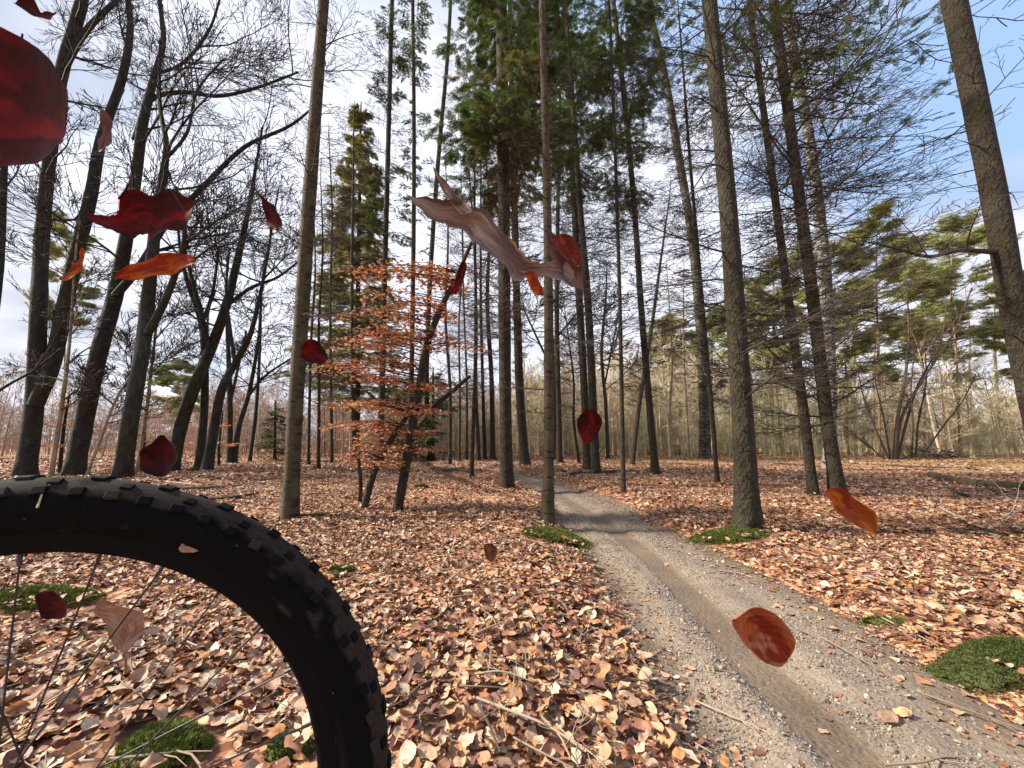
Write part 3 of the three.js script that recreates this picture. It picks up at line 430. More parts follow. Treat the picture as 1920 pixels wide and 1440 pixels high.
for (const [label, x0, y0, xe, ye, w] of poles) { const y1 = x0 < 930 ? ye - 170 : ye - 60, x1 = x0 + (xe - x0) * (y0 - y1) / (y0 - ye); conifer(label, [[x0, y0, w], [lerp(x0, x1, 0.25) + 3 * Math.sin(x0), lerp(y0, y1, 0.25), w * 0.86], [lerp(x0, x1, 0.5) - 5 * Math.sin(x0 * 2), lerp(y0, y1, 0.5), w * 0.72], [lerp(x0, x1, 0.75) + 5 * Math.cos(x0), lerp(y0, y1, 0.75), w * 0.5], [x1, y1, w * 0.2]], x0 > 1240 ? M.far : M.spruce, { name: 'slim_tree', group: 'slim stems in the background', ext: 0.8, sides: 7, dead: [lerp(y0, y1, 0.2), y1, 44, 1.3], twig: x0 > 1240 ? M.twigPale : M.twigRed, deadOpt: { n: [6, 2] } }); }
// the bushy spruce lit green behind the orange beech
conifer('bushy yellow-green spruce with a pointed top behind the orange beech', [[668, 862, 16], [670, 700, 14], [672, 500, 10], [675, 320, 7], [677, 196, 3]], M.spruce, { name: 'spruce_tree', ext: 0.3, group: undefined, spray: 1.7, dense: 3, green: [[760, 203, 215, 4.0, 0.25, 4.0, 0.14]], dead: [760, 600, 20, 1.4] });
conifer('low dark green young conifer left of the ochre trunk foot', [[515, 862, 8], [516, 760, 4]], M.spruce, { name: 'young_conifer', ext: 0.3, green: [[850, 765, 40, 1.4, 0.3, 0.6, 0.3]] });
conifer('dark green young conifer under the broken limb of the beech', [[812, 866, 10], [812, 700, 4]], M.spruce, { name: 'young_conifer', ext: 0.3, green: [[850, 700, 60, 1.9, 0.35, 0.6, 0.3]] });

// --- bare broad-leaved trees on the left
const BARE = { seg: [9, 6, 5, 3], wob: [0.34, 0.30, 0.30, 0.3], up: [0.35, 0.25, 0.15, 0.1], sides: [5, 4, 3, 3], max: 3, n: [8, 6, 4], t0: 0.15, ang: [0.65, 0.65, 0.6], ratio: [0.62, 0.6, 0.55] };
function bare(label, px, limbs, auto, o = {}) {
  const t = trunkFrom(px, o.ext ?? 2.4, { fine: o.fine, sway: o.sway ?? 0.6 }), R = mul(Math.round(px[0][0] * 7 + 911)), g = thing(o.name || 'bare_tree', label, 'tree', t.base, o.group);
  part('trunk', trunkGeo(t, o.sides || 14, 0.3, 0.09), o.mat || M.beech, g);
  let tb = new TB(); const far = Math.max(0.0016, t.d * 0.00062), O = { ...BARE, rmin: far, ...(o.opt || {}) }, arms = [t];
  for (const l of limbs) {
    const zs = (R() - 0.5) * 1.6, P = l.map(([x, y], i) => onWall(x, y, t.d + zs * i / l.length)), pts = curve(P, 36), rad = []; for (let i = 0; i <= 36; i++) { const u = i / 36 * (l.length - 1), k = Math.min(l.length - 2, Math.floor(u)); rad.push(Math.max(far * 1.5, lerp(l[k][2], l[k + 1][2], u - k) / 2 * zcOf(pts[i]) / F * 0.58)); }
    const tl = { base: t.base, d: t.d, pts, rad, r0: rad[0] }; part('limb', trunkGeo(tl, 9, 0, 0.08), o.mat || M.beech, g); arms.push({ ...tl, isLimb: 1 });
  }
  for (const [n, L, y0, y1, bias] of auto) for (let i = 0; i < n; i++) {
    const arm = arms[R() < 0.5 && arms.length > 1 ? 1 + Math.floor(R() * (arms.length - 1)) : 0]; let p, r;
    if (arm.isLimb) { const k = Math.floor(lerp(0.15, 0.98, R()) * 36); p = arm.pts[k]; r = arm.rad[k]; } else ({ p, r } = onTrunk(arm, lerp(yAt(t, y0), yAt(t, y1), (i + R()) / n)));
    const a = bias === undefined || R() < 0.3 ? R() * 6.28 : bias + (R() - 0.5) * 2, el = lerp(0.1, 1.0, R());
    limb(tb, R, p, V(Math.cos(a) * Math.cos(el), Math.sin(el), Math.sin(a) * Math.cos(el)), L * (0.5 + 0.7 * R()), Math.min(r * 0.7, 0.008 + L * 0.009), 0, O); part('branch', local(tb, t), o.twig || M.twig, g); tb = new TB();
  }
  return g;
}
bare('thick dark forked tree at the far left behind the largest red leaf', [[46, 893, 56], [64, 760, 50], [72, 600, 44], [80, 430, 36], [93, 300, 32], [112, 150, 32], [150, 15, 28]], [[[66, 760, 40], [96, 690, 40], [120, 580, 38], [142, 480, 36], [170, 370, 32], [190, 260, 26], [228, 150, 22], [244, 60, 18], [238, -20, 14]], [[120, 130, 20], [160, 60, 18], [215, 5, 14], [260, -30, 10]]], [[11, 3.6, 420, -100, 0]], { fine: 1 });
bare('dark bent tree second from the left with a long level limb to the right', [[138, 893, 54], [160, 780, 48], [186, 660, 44], [214, 560, 40], [234, 460, 34], [254, 340, 27], [268, 230, 24], [288, 150, 17], [306, 80, 13], [300, 0, 9]], [[[252, 262, 16], [285, 186, 14], [340, 173, 13], [410, 180, 11], [480, 165, 9], [560, 135, 6]], [[216, 555, 24], [262, 500, 22], [312, 420, 18], [372, 360, 16], [460, 275, 12], [545, 235, 9], [600, 190, 5]], [[290, 140, 9], [340, 120, 9], [390, 60, 8], [415, -10, 6]]], [[16, 3.3, 500, -60, 0]], { fine: 1 });
bare('dark trunk third from the left beside the floating wide red leaf', [[228, 896, 48], [246, 780, 44], [263, 680, 39], [276, 580, 36], [284, 500, 31], [292, 420, 26], [304, 340, 20], [312, 280, 15], [300, 200, 10]], [[[277, 625, 24], [304, 575, 22], [328, 515, 18], [346, 440, 13], [330, 350, 8]], [[310, 300, 10], [350, 250, 9], [370, 170, 7], [420, 110, 5]]], [[13, 2.9, 480, 60, 0]], { fine: 1 });
bare('leaning dark tree behind the blurry brown-red leaf', [[322, 884, 36], [342, 790, 33], [370, 712, 31], [397, 650, 28], [422, 580, 23], [440, 510, 19], [456, 440, 15], [470, 370, 10]], [[[394, 664, 16], [380, 600, 15], [362, 530, 12], [344, 460, 8]], [[430, 570, 12], [470, 540, 11], [520, 520, 8], [560, 490, 5]]], [[9, 2.8, 620, 180]], { opt: { n: [6, 5, 3] } });
bare('slim forked tree standing between two leaning dark trees on the left', [[372, 882, 22], [382, 780, 21], [384, 680, 18], [374, 590, 16], [352, 530, 12], [338, 470, 8]], [[[378, 610, 11], [398, 550, 10], [410, 470, 7]]], [[7, 2.4, 640, 300]], { opt: { n: [6, 5, 3] } });
bare('curving dark tree right of the slim forked tree', [[388, 884, 28], [402, 800, 25], [416, 730, 22], [442, 680, 17], [468, 630, 13], [484, 570, 10], [498, 500, 7]], [[[440, 682, 10], [432, 620, 10], [424, 550, 8], [430, 470, 5]]], [[8, 2.6, 660, 320]], { opt: { n: [6, 5, 3] } });
bare('far thin paired tree at the edge of the leaf-strewn clearing on the left', [[430, 868, 15], [431, 760, 14], [428, 660, 11], [424, 560, 7]], [[[431, 760, 9], [444, 700, 8], [462, 620, 6]]], [[8, 2.8, 700, 380]], { opt: { n: [7, 5, 2] } });
bare('far tree that forks low toward the ochre trunk', [[439, 868, 16], [448, 800, 14], [466, 740, 11], [484, 640, 8], [490, 560, 5]], [[[464, 745, 9], [496, 706, 8], [545, 672, 5]]], [[8, 2.8, 740, 380]], { opt: { n: [7, 5, 2] } });
bare('far single thin tree right of the low forking tree', [[468, 866, 10], [480, 770, 9], [487, 660, 7], [490, 560, 5]], [], [[7, 2.4, 720, 420]], { opt: { n: [7, 5, 2] } });
bare('trunk cut by the left edge of the picture', [[-60, 905, 44], [-30, 700, 38], [-6, 520, 30], [2, 420, 24], [8, 310, 17], [20, 200, 12]], [[[-30, 752, 9], [15, 722, 8], [64, 694, 7], [116, 652, 4]]], [[4, 1.8, 480, 200, 0]], {});
bare('thin pale sapling between the first two thick dark trees', [[95, 896, 15], [108, 810, 13], [124, 700, 10], [134, 600, 8], [142, 480, 6]], [], [[12, 1.6, 800, 400]], { mat: M.far, twig: M.twigWarm, ext: 1 });
bare('thin pale sapling leaning right before the third dark trunk', [[163, 893, 9], [190, 820, 8], [222, 740, 7], [262, 680, 5]], [], [[7, 1.4, 800, 680]], { mat: M.far, twig: M.twigWarm, ext: 1 });
bare('brown sapling just right of the third dark trunk', [[256, 886, 10], [272, 790, 9], [284, 690, 8], [296, 590, 6]], [], [[11, 1.6, 780, 500]], { mat: M.far, twig: M.twigWarm, ext: 1 });
{ // forked bare trees beside the trail bend
  bare('bare broad-leaved tree with crooked limbs behind the ringed pale trunk', [[1036, 862, 12], [1040, 760, 11], [1036, 660, 10], [1030, 560, 8]], [[[1038, 700, 7], [1010, 640, 7], [982, 580, 5]], [[1038, 640, 7], [1080, 590, 6], [1110, 560, 5]]], [[9, 3, 720, 520]], { opt: { n: [7, 5, 2] }, twig: M.twigRed });
  bare('bare twiggy tree behind the twin dark trunks', [[1140, 862, 9], [1136, 760, 8], [1128, 660, 7], [1136, 560, 5]], [[[1134, 720, 6], [1150, 640, 5], [1164, 560, 4]]], [[9, 3, 740, 540]], { opt: { n: [7, 5, 2] }, twig: M.twigRed });
}
// hazel: a fan of stems
{
  const base = G(1688, 862), g = thing('hazel_shrub', 'multi-stemmed bare hazel fanning out beside the brush pile on the right', 'shrub', base), R = mul(616), d = -base.z;
  const stems = [[[1676, 862, 13], [1684, 780, 11], [1698, 700, 9], [1704, 620, 6], [1700, 540, 4]], [[1678, 862, 12], [1692, 780, 10], [1738, 700, 8], [1790, 620, 6], [1822, 540, 4]], [[1682, 862, 10], [1700, 790, 9], [1722, 720, 7], [1764, 640, 5], [1776, 560, 3]], [[1668, 862, 7], [1640, 800, 6], [1618, 740, 5], [1606, 680, 3]], [[1662, 860, 6], [1620, 830, 5], [1582, 800, 4]], [[1716, 860, 7], [1722, 790, 6], [1736, 720, 5], [1734, 640, 3]], [[1722, 858, 6], [1768, 800, 5], [1806, 750, 4], [1830, 700, 3]], [[1708, 860, 6], [1712, 800, 5], [1708, 730, 4], [1716, 650, 3]], [[1670, 862, 6], [1656, 780, 5], [1640, 700, 4], [1650, 640, 3]]];
  for (const s of stems) { const zs = (R() - 0.5) * 1.4, P = s.map(([x, y], i) => { const p = onWall(x, y, d + zs * i / s.length); if (!i) p.y = floorY(p.x, p.z) - 0.05; return p; }), pts = curve(P, 24), rad = pts.map((p, i) => { const u = i / 24 * (s.length - 1), k = Math.min(s.length - 2, Math.floor(u)); return lerp(s[k][2], s[k + 1][2], u - k) / 2 * zcOf(p) / F * 0.5; }); part('stem', trunkGeo({ base, pts, rad }, 7, 0, 0.05), M.twigRed, g); for (let i = 0; i < 8; i++) { const tb = new TB(), k = 6 + Math.floor(R() * 18), a = R() * 6.28; limb(tb, R, pts[k], V(Math.cos(a) * 0.6, 0.8, Math.sin(a) * 0.6), 0.9 * (0.5 + R()), rad[k] * 0.6, 0, { ...BARE, max: 2, n: [6, 4], rmin: 0.005 }); part('branch', local(tb, { base }), M.twigRed, g); } }
}

// --- the young beech that kept its orange leaves
const small = []; { const R = mul(52); for (let i = 0; i < 3; i++) small.push(leafGeo('beech', R, 3, 2)); }
function beech(label, stems, tiers, o = {}) {
  const base = G(stems[0][0][0], stems[0][0][1]), d = -base.z, g = thing('beech_tree', label, 'tree', base, o.group), R = mul(Math.round(stems[0][0][0])), all = [], l = [[], [], []];
  for (const s of stems) { const zs = (R() - 0.5) * (o.sway ?? 0.8); const P = s.map(([x, y], i) => { const p = onWall(x, y, d + zs * i / s.length); if (!i) { const q = G(x, y); p.copy(q); p.y -= 0.05; } return p; }), pts = curve(P, 40), rad = pts.map((p, i) => { const u = i / 40 * (s.length - 1), k = Math.min(s.length - 2, Math.floor(u)); return lerp(s[k][2], s[k + 1][2], u - k) / 2 * zcOf(p) / F * 0.8; }); part('trunk', trunkGeo({ base, pts, rad }, 12, 0.12, 0.06), o.mat || M.spruce, g); all.push({ pts, rad }); }
  for (const [x, y, wpx, n, dens] of tiers) {                             // level sprays of leaves
    const c = onWall(x, y, d), w = wpx / 2 * d / F * 1.0; const st = all[0], near = st.pts.reduce((a, p) => Math.abs(p.y - c.y) < Math.abs(a.y - c.y) ? p : a, st.pts[0]);
    for (let i = 0; i < n; i++) {
      const a = (i + R()) / n * 6.28, e = V(c.x + Math.cos(a) * w * (0.35 + 0.6 * R()), c.y + (R() - 0.5) * 0.10, c.z + Math.sin(a) * w * 0.8 * (0.3 + 0.7 * R())), s0 = near.clone().add(V(0, -0.05 + (R() - 0.5) * 0.2, 0)), mid = s0.clone().lerp(e, 0.55).add(V(0, 0.08, 0)), pts = curve([s0, mid, e], 8);
      const tb = new TB(); tb.tube(pts, pts.map((_, k) => 0.006 * (1 - k / 8) + 0.0015), 4); part('branch', local(tb, { base }), M.twigWarm, g);
      for (let k = 0; k < dens; k++) {
        const u = 0.28 + 0.72 * R(), q = pts[Math.floor(u * 8)].clone(), sd = (R() - 0.5) * 0.34; q.x += (R() - 0.5) * 0.2 + sd * 0.6; q.z += (R() - 0.5) * 0.3; q.y += (R() - 0.5) * 0.04 - 0.02;
        const L = (0.034 + 0.028 * R()) * (o.leaf || 1), kk = 0.65 + 0.6 * R(), t = R(), cc = t < 0.5 ? [0.56, 0.22, 0.075] : t < 0.8 ? [0.45, 0.14, 0.05] : [0.68, 0.36, 0.14];
        const m = new THREE.Matrix4().compose(q.sub(base), new THREE.Quaternion().setFromEuler(new THREE.Euler((R() - 0.5) * 1.0, R() * 6.28, (R() - 0.5) * 1.0, 'YXZ')), V(L, L, L)); l[Math.floor(R() * 3)].push({ m, c: cc.map(v => v * kk) });
      }
    }
  }
  l.forEach((x, i) => addInst('foliage', small[i], M.beechLeaf, x, g));
  return g;
}
M.beechLeaf = new THREE.MeshPhysicalMaterial({ roughness: 0.9, side: DS, transmission: 0.35, thickness: 0 });
{
  const R = mul(88), tiers = []; const rows = [[515, 650, 60], [512, 760, 50], [570, 700, 120], [590, 820, 150], [605, 660, 150], [628, 740, 190], [650, 640, 140], [655, 860, 120], [680, 690, 170], [690, 620, 90], [715, 680, 120], [735, 800, 110], [762, 640, 120], [768, 720, 150], [805, 640, 120], [815, 720, 170], [838, 690, 120], [850, 750, 160], [872, 690, 130], [640, 700, 160], [540, 830, 90], [780, 770, 110]];
  for (const [y, x, w] of rows) tiers.push([x, y, w * 1.2, 6, 52]);
  beech('young beech with layered orange leaves and a broken limb, leaning right', [[[744, 956, 22], [758, 890, 21], [772, 810, 20], [784, 740, 19], [800, 650, 16], [826, 580, 14], [856, 520, 11], [884, 455, 8]], [[776, 800, 14], [816, 762, 12], [850, 732, 10], [881, 705, 8]]].map((s, i) => s), tiers);
  beech('dark slanting beech stem crossing low behind the orange leaves', [[[680, 956, 15], [694, 910, 15], [708, 870, 14], [735, 822, 13], [764, 780, 11]], [[674, 940, 10], [676, 900, 9], [672, 860, 7]]], [[690, 800, 90, 4, 26], [650, 860, 70, 4, 20]]);
  beech('small low sapling with sparse orange leaves behind the first thick dark trees', [[[112, 886, 8], [120, 800, 6], [130, 740, 4]]], [[90, 760, 130, 5, 26], [130, 800, 140, 5, 26], [110, 840, 120, 5, 22], [60, 790, 100, 4, 18]], { leaf: 1.3 });
  beech('sparse orange-leaved sapling near the third dark trunk', [[[268, 882, 7], [272, 800, 5], [282, 730, 4]]], [[280, 740, 120, 5, 14], [240, 810, 110, 5, 20], [290, 830, 90, 4, 16]], { leaf: 1.3 });
  beech('reddish-leaved sapling below the paired far trees', [[[410, 874, 6], [412, 820, 5], [418, 770, 3]]], [[400, 800, 110, 5, 22], [430, 835, 120, 5, 24], [370, 835, 80, 4, 16]], { leaf: 1.6 });
}

// --- pines with flat olive crowns on the right
const tuft = (() => { const R = mul(3), p = [], ix = []; for (let k = 0; k < 46; k++) { const d = V(R() - 0.5, R() * 0.8 - 0.25, R() - 0.5).normalize(), s = d.clone().cross(V(R() - 0.5, R() - 0.5, R() - 0.5)).normalize().multiplyScalar(0.05), o = V(R() - 0.5, (R() - 0.5) * 0.4, R() - 0.5).multiplyScalar(0.9), b = p.length / 3; const e = o.clone().addScaledVector(d, 0.55); p.push(o.x - s.x, o.y - s.y, o.z - s.z, o.x + s.x, o.y + s.y, o.z + s.z, e.x, e.y, e.z); ix.push(b, b + 1, b + 2); } const g = new THREE.BufferGeometry(); g.setAttribute('position', new THREE.Float32BufferAttribute(p, 3)); g.setIndex(ix); g.computeVertexNormals(); return g; })();
function pine(label, x, d, yTop, spread, o = {}) {
  const yB = 835 + EYE * F / d, R = mul(Math.round(x * 3 + d)), lean = (R() - 0.5) * 40, base = onWall(x, yB, d); base.y = floorY(base.x, base.z);
  const w = (o.w || 0.3) * F / d, t = trunkFrom([[x, yB, w], [x + lean * 0.3, lerp(yB, yTop, 0.4), w * 0.8], [x + lean, lerp(yB, yTop, 0.75), w * 0.6], [x + lean * 0.8, yTop + 10, w * 0.25]], 0.3, { at: base }), g = thing('pine_tree', label, 'tree', base, 'pines beyond the clearing');
  part('trunk', trunkGeo(t, 9, 0.2, 0.08), M.pineBark, g);
  const tb = new TB(), l = []; const n = o.n || 26;
  for (let i = 0; i < n; i++) {
    const f = (i + R()) / n, y = lerp(lerp(t.base.y, yAt(t, yTop), o.from ?? 0.42), yAt(t, yTop), f), { p, r } = onTrunk(t, y), a = R() * 6.28, L = spread * (0.55 + 0.6 * R()) * (1 - 0.45 * f * f), el = 0.15 + 0.4 * f;
    limb(tb, R, p, V(Math.cos(a) * Math.cos(el), Math.sin(el), Math.sin(a) * Math.cos(el)), L, Math.min(r * 0.6, 0.05), 0, { seg: [6, 4], wob: [0.3, 0.4], up: [0.15, 0.3], sides: [4, 3], max: 1, n: [6], t0: 0.45, ang: [0.8], ratio: [0.4], rmin: 0.012, tip: (pts, lvl, R) => { for (let k = lvl ? 1 : Math.ceil(pts.length * 0.6); k < pts.length; k++) for (let z = 0; z < 5; z++) { if (R() < 0.3) continue; const q = pts[k].clone().add(V((R() - 0.5) * 0.9, (R() - 0.3) * 0.35, (R() - 0.5) * 0.9)), s = (0.22 + 0.28 * R()), kk = 0.7 + 0.6 * R(), y = R(); l.push({ m: new THREE.Matrix4().compose(q.sub(base), new THREE.Quaternion().setFromEuler(new THREE.Euler(0, R() * 6.28, 0)), V(s, s * 0.7, s)), c: [(0.30 + 0.08 * y) * kk, (0.325 + 0.05 * y) * kk, 0.135 * kk] }); } } });
  }
  part('branches', local(tb, t), M.twigWarm, g); addInst('needles', tuft, M.needle, l, g);
}
pine('broad flat-crowned pine just right of the birch, under open blue sky', 1650, 27, 428, 3.6, { n: 34 });
pine('flat-crowned pine reaching the massive leaning trunk', 1800, 29, 440, 3.8, { n: 32 });
pine('olive pine behind the slim reddish trunk', 1500, 29, 500, 3.2);
pine('paler pine between the thickest trunk and the slim reddish trunk', 1446, 31, 540, 3.0);
pine('lower pine right behind the hazel', 1735, 33, 545, 3.2, { w: 0.4 });
pine('low bright pine between the dark straight trunk and the hazel', 1590, 36, 560, 3.2, { from: 0.3 });
pine('bright pine crown just right of the thickest trunk', 1420, 38, 590, 3.2, { from: 0.3 });
pine('low rounded pine behind the birch with the dark foot', 1335, 37, 600, 3.2, { from: 0.3 });
pine('pine cut by the right edge of the picture', 1930, 30, 545, 3.4);
pine('lower olive pine left of the thickest trunk', 1275, 35, 610, 3.2);
pine('low distant pine between the forked slim conifer and the leaning stem', 1215, 38, 640, 3);
pine('distant pine top seen between the dark left trunks', 120, 40, 420, 3.2, { from: 0.5 });
pine('small distant pine right of the distant pine top on the left', 355, 44, 690, 3, { from: 0.3 });

// --- woods in the distance, one mass each
function farTree(seed, H, r, o) {
  const R = mul(seed), tb = new TB(), P = [V(0, -0.3, 0)], lean = V((R() - 0.5) * 0.12, 1, (R() - 0.5) * 0.12); for (let i = 1; i <= 8; i++) P.push(P[i - 1].clone().addScaledVector(lean.clone().add(V((R() - 0.5) * 0.14, 0, (R() - 0.5) * 0.14)).normalize(), H / 8));
  tb.tube(P, P.map((_, i) => Math.max(0.012, r * (1 - i / 8.5))), 5);
  for (let i = 0; i < o.n; i++) { const f = lerp(o.from, 0.97, (i + R()) / o.n) * 8, k = Math.min(7, Math.floor(f)), p = P[k].clone().lerp(P[k + 1], f - k), a = R() * 6.28, el = lerp(0.2, 1.0, R()); limb(tb, R, p, V(Math.cos(a) * Math.cos(el), Math.sin(el), Math.sin(a) * Math.cos(el)), H * o.L * (0.5 + 0.7 * R()), r * 0.35, 0, { seg: [5, 4, 2], wob: [0.35, 0.5, 0.5], up: [0.3, 0.2, 0.1], sides: [3, 3, 3], max: 2, n: o.tw, t0: 0.25, ang: [0.7, 0.7], ratio: [0.5, 0.5], rmin: o.rmin }); }
  return tb.geo();
}
{
  const R = mul(2024), kinds = [farTree(1, 9, 0.09, { n: 16, from: 0.3, L: 0.26, tw: [6, 4], rmin: 0.014 }), farTree(2, 8, 0.07, { n: 18, from: 0.15, L: 0.24, tw: [5, 3], rmin: 0.012 }), farTree(3, 10, 0.11, { n: 14, from: 0.4, L: 0.28, tw: [5, 4], rmin: 0.012 }), farTree(4, 4, 0.035, { n: 16, from: 0.05, L: 0.3, tw: [5, 3], rmin: 0.010 })];
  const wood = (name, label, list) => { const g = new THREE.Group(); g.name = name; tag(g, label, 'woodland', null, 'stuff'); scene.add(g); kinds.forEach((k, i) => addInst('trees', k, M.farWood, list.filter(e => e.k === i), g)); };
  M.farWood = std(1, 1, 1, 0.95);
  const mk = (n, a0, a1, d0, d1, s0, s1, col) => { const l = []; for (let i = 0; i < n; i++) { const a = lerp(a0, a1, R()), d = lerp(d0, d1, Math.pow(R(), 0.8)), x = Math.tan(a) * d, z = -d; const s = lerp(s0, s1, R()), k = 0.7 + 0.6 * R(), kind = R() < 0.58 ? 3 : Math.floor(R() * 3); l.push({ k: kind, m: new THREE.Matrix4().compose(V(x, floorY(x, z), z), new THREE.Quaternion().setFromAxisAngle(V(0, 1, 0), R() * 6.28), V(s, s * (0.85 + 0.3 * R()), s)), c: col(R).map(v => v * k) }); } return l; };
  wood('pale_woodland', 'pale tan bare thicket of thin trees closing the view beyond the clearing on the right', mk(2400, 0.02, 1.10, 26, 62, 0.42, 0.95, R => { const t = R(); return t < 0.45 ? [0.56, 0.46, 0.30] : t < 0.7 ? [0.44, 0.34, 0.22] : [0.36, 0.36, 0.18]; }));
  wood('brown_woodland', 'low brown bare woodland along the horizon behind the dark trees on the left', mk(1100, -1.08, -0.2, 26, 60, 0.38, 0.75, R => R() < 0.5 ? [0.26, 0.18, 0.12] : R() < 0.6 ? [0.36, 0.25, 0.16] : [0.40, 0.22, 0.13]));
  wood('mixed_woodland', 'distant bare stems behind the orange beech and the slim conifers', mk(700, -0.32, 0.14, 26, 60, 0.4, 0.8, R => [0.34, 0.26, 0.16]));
}

// ------------------------------------------------------------------ wood lying about
function stick(name, label, cat, pts, w, mat, o = {}) {                  // pts: photo points on the ground
  const P = pts.map(([x, y, up]) => { const p = G(x, y); p.y += (up || 0) + w * 0.35; return p; }), base = P[0].clone(), g = thing(name, label, cat, base, o.group), R = mul(Math.round(pts[0][0] + pts[0][1]));
  const c = curve(P, 28), rad = c.map((_, i) => w / 2 * lerp(1, o.taper ?? 0.55, i / 28)), tb = new TB(), s = R() * 99; tb.tube(c, rad, 10, (q, l) => 1 + 0.22 * (fbm(Math.cos(q) * 1.5 + s, Math.sin(q) * 1.5 + l * 6, s, 3) - 0.5), 0, true);
  const geo = tb.geo(); geo.translate(-base.x, -base.y, -base.z); part(cat === 'log' ? 'stem' : 'shaft', geo, mat, g);
  if (o.forks) { const t2 = new TB(); for (let i = 0; i < o.forks; i++) { const k = 6 + Math.floor(R() * 18), a = R() * 6.28; limb(t2, R, c[k], V(Math.cos(a), 0.5 * R(), Math.sin(a)), (o.fl || 0.3) * (0.5 + R()), rad[k] * 0.5, 0, { ...BARE, max: 1, n: [3], rmin: 0.0012 }); } const gg = t2.geo(); gg.translate(-base.x, -base.y, -base.z); part('side_twigs', gg, mat, g); }
  return g;
}
stick('fallen_log', 'long grey fallen log lying to the right edge with a dark broken end', 'log', [[1745, 893], [1790, 905], [1850, 914], [1925, 920], [2020, 930]], 0.15, M.ochre, { taper: 1.3 });
stick('fallen_branch', 'pale barkless branch lying below the fallen log on the right', 'branch', [[1742, 945], [1775, 962], [1812, 980]], 0.05, M.wood, { forks: 2 });
stick('fallen_branch', 'grey forked branch on the leaves at the right edge', 'branch', [[1872, 990], [1890, 968], [1930, 955]], 0.035, M.wood, { forks: 4, fl: 0.5 });
stick('fallen_branch', 'long brown branch lying left of the tall ochre trunk behind the tyre', 'branch', [[318, 920], [380, 918], [440, 914], [500, 908]], 0.07, M.woodDark, { forks: 2 });
stick('fallen_branch', 'shorter thick branch lying just above the tyre left of the ochre trunk', 'branch', [[392, 940], [430, 937], [474, 930]], 0.06, M.ochre, { taper: 0.9 });
stick('fallen_branch', 'pale branch lying along the foot of the third dark trunk', 'branch', [[250, 897], [310, 905], [390, 912]], 0.05, M.wood);
stick('fallen_branch', 'pale branch lying at the far left edge behind the tyre', 'branch', [[-20, 905], [40, 884], [70, 872]], 0.06, M.wood);
stick('fallen_log', 'short dark log lying beside the far trail bend', 'log', [[828, 886], [850, 884], [880, 886]], 0.12, M.woodDark, { taper: 0.9 });
stick('fallen_branch', 'mossy pole lying on the ground by the twin dark trunks', 'branch', [[1070, 892], [1130, 888], [1190, 884]], 0.09, M.spruce, { forks: 2 });
stick('fallen_branch', 'thin dark branch lying right of the thickest trunk', 'branch', [[1440, 868], [1490, 872], [1540, 876]], 0.06, M.woodDark, { forks: 3, fl: 0.6 });
stick('fallen_branch', 'dark crooked branch lying in front of the fallen log near the right edge', 'branch', [[1800, 928], [1850, 938], [1930, 944]], 0.07, M.woodDark, { forks: 4, fl: 0.5 });
stick('fallen_branch', 'mossy grey branch half sunk in the leaves at the right edge', 'branch', [[1850, 1008], [1890, 1003], [1940, 1000]], 0.05, M.ochre, { forks: 2, fl: 0.3 });
stick('fallen_branch', 'long thin branch lying between the fallen log and the brush pile', 'branch', [[1650, 872], [1720, 876], [1830, 878]], 0.07, M.woodDark, { forks: 4, fl: 0.6 });
stick('twig', 'longest pale twig lying across the leaves at the bottom centre', 'twig', [[893, 1332, 0.03], [960, 1362, 0.035], [1030, 1396, 0.04], [1100, 1438, 0.03]], 0.009, M.wood, { forks: 3, fl: 0.12 });
stick('twig', 'brown twig pointing down to the bottom edge near the centre', 'twig', [[897, 1345, 0.03], [915, 1385, 0.035], [938, 1440, 0.03]], 0.010, M.twigRed, {});
stick('twig', 'pale twig with a kink just right of the longest twig', 'twig', [[1015, 1375, 0.04], [1050, 1410, 0.035], [1070, 1450, 0.03]], 0.006, M.wood, { forks: 2, fl: 0.1 });
stick('twig', 'thin straight twig on the gravel edge at the bottom', 'twig', [[1280, 1380, 0.006], [1305, 1400, 0.006], [1336, 1418, 0.006]], 0.006, M.wood, {});
stick('twig', 'thin grey twig reaching from the leaves onto the gravel', 'twig', [[1180, 1345, 0.02], [1230, 1325, 0.012], [1290, 1302, 0.006]], 0.006, M.twigWarm, {});
stick('twig', 'fine twig lying in the leaves left of the trail at mid distance', 'twig', [[845, 1098, 0.03], [870, 1078, 0.03], [908, 1058, 0.03]], 0.012, M.wood, { forks: 2, fl: 0.2 });
stick('twig', 'pale twig in the leaves between tyre and trail', 'twig', [[892, 1205, 0.03], [925, 1190, 0.03], [958, 1178, 0.03]], 0.009, M.wood, {});
stick('twig', 'pale curved twig above the longest twig at the bottom centre', 'twig', [[890, 1285, 0.03], [940, 1286, 0.04], [1000, 1300, 0.03]], 0.007, M.wood, { forks: 2, fl: 0.1 });
stick('twig', 'short twig leaning on the foot of the tall ochre trunk', 'twig', [[526, 978, 0.02], [540, 962, 0.12], [551, 945, 0.3]], 0.012, M.wood, {});
{ // brush pile
  const base = G(1752, 862), g = thing('brush_pile', 'dark heap of cut branches beside the hazel on the right', 'brush pile', base), R = mul(700);
  for (let i = 0; i < 46; i++) { const x = (R() - 0.5) * 2.6, z = (R() - 0.5) * 1.2, a = (R() - 0.5) * 1.2 + (R() < 0.5 ? 3.14 : 0), tb = new TB(); limb(tb, R, V(x, 0.06 + R() * 0.6 * (1 - Math.abs(x) / 1.6), z), V(Math.cos(a), (R() - 0.4) * 0.5, Math.sin(a)), 0.6 + R() * 0.9, 0.022 + R() * 0.03, 0, { ...BARE, max: 1, n: [4], up: [0, 0], rmin: 0.009 }); part('branch', tb.geo(), R() < 0.7 ? M.woodDark : M.twigRed, g); }
}
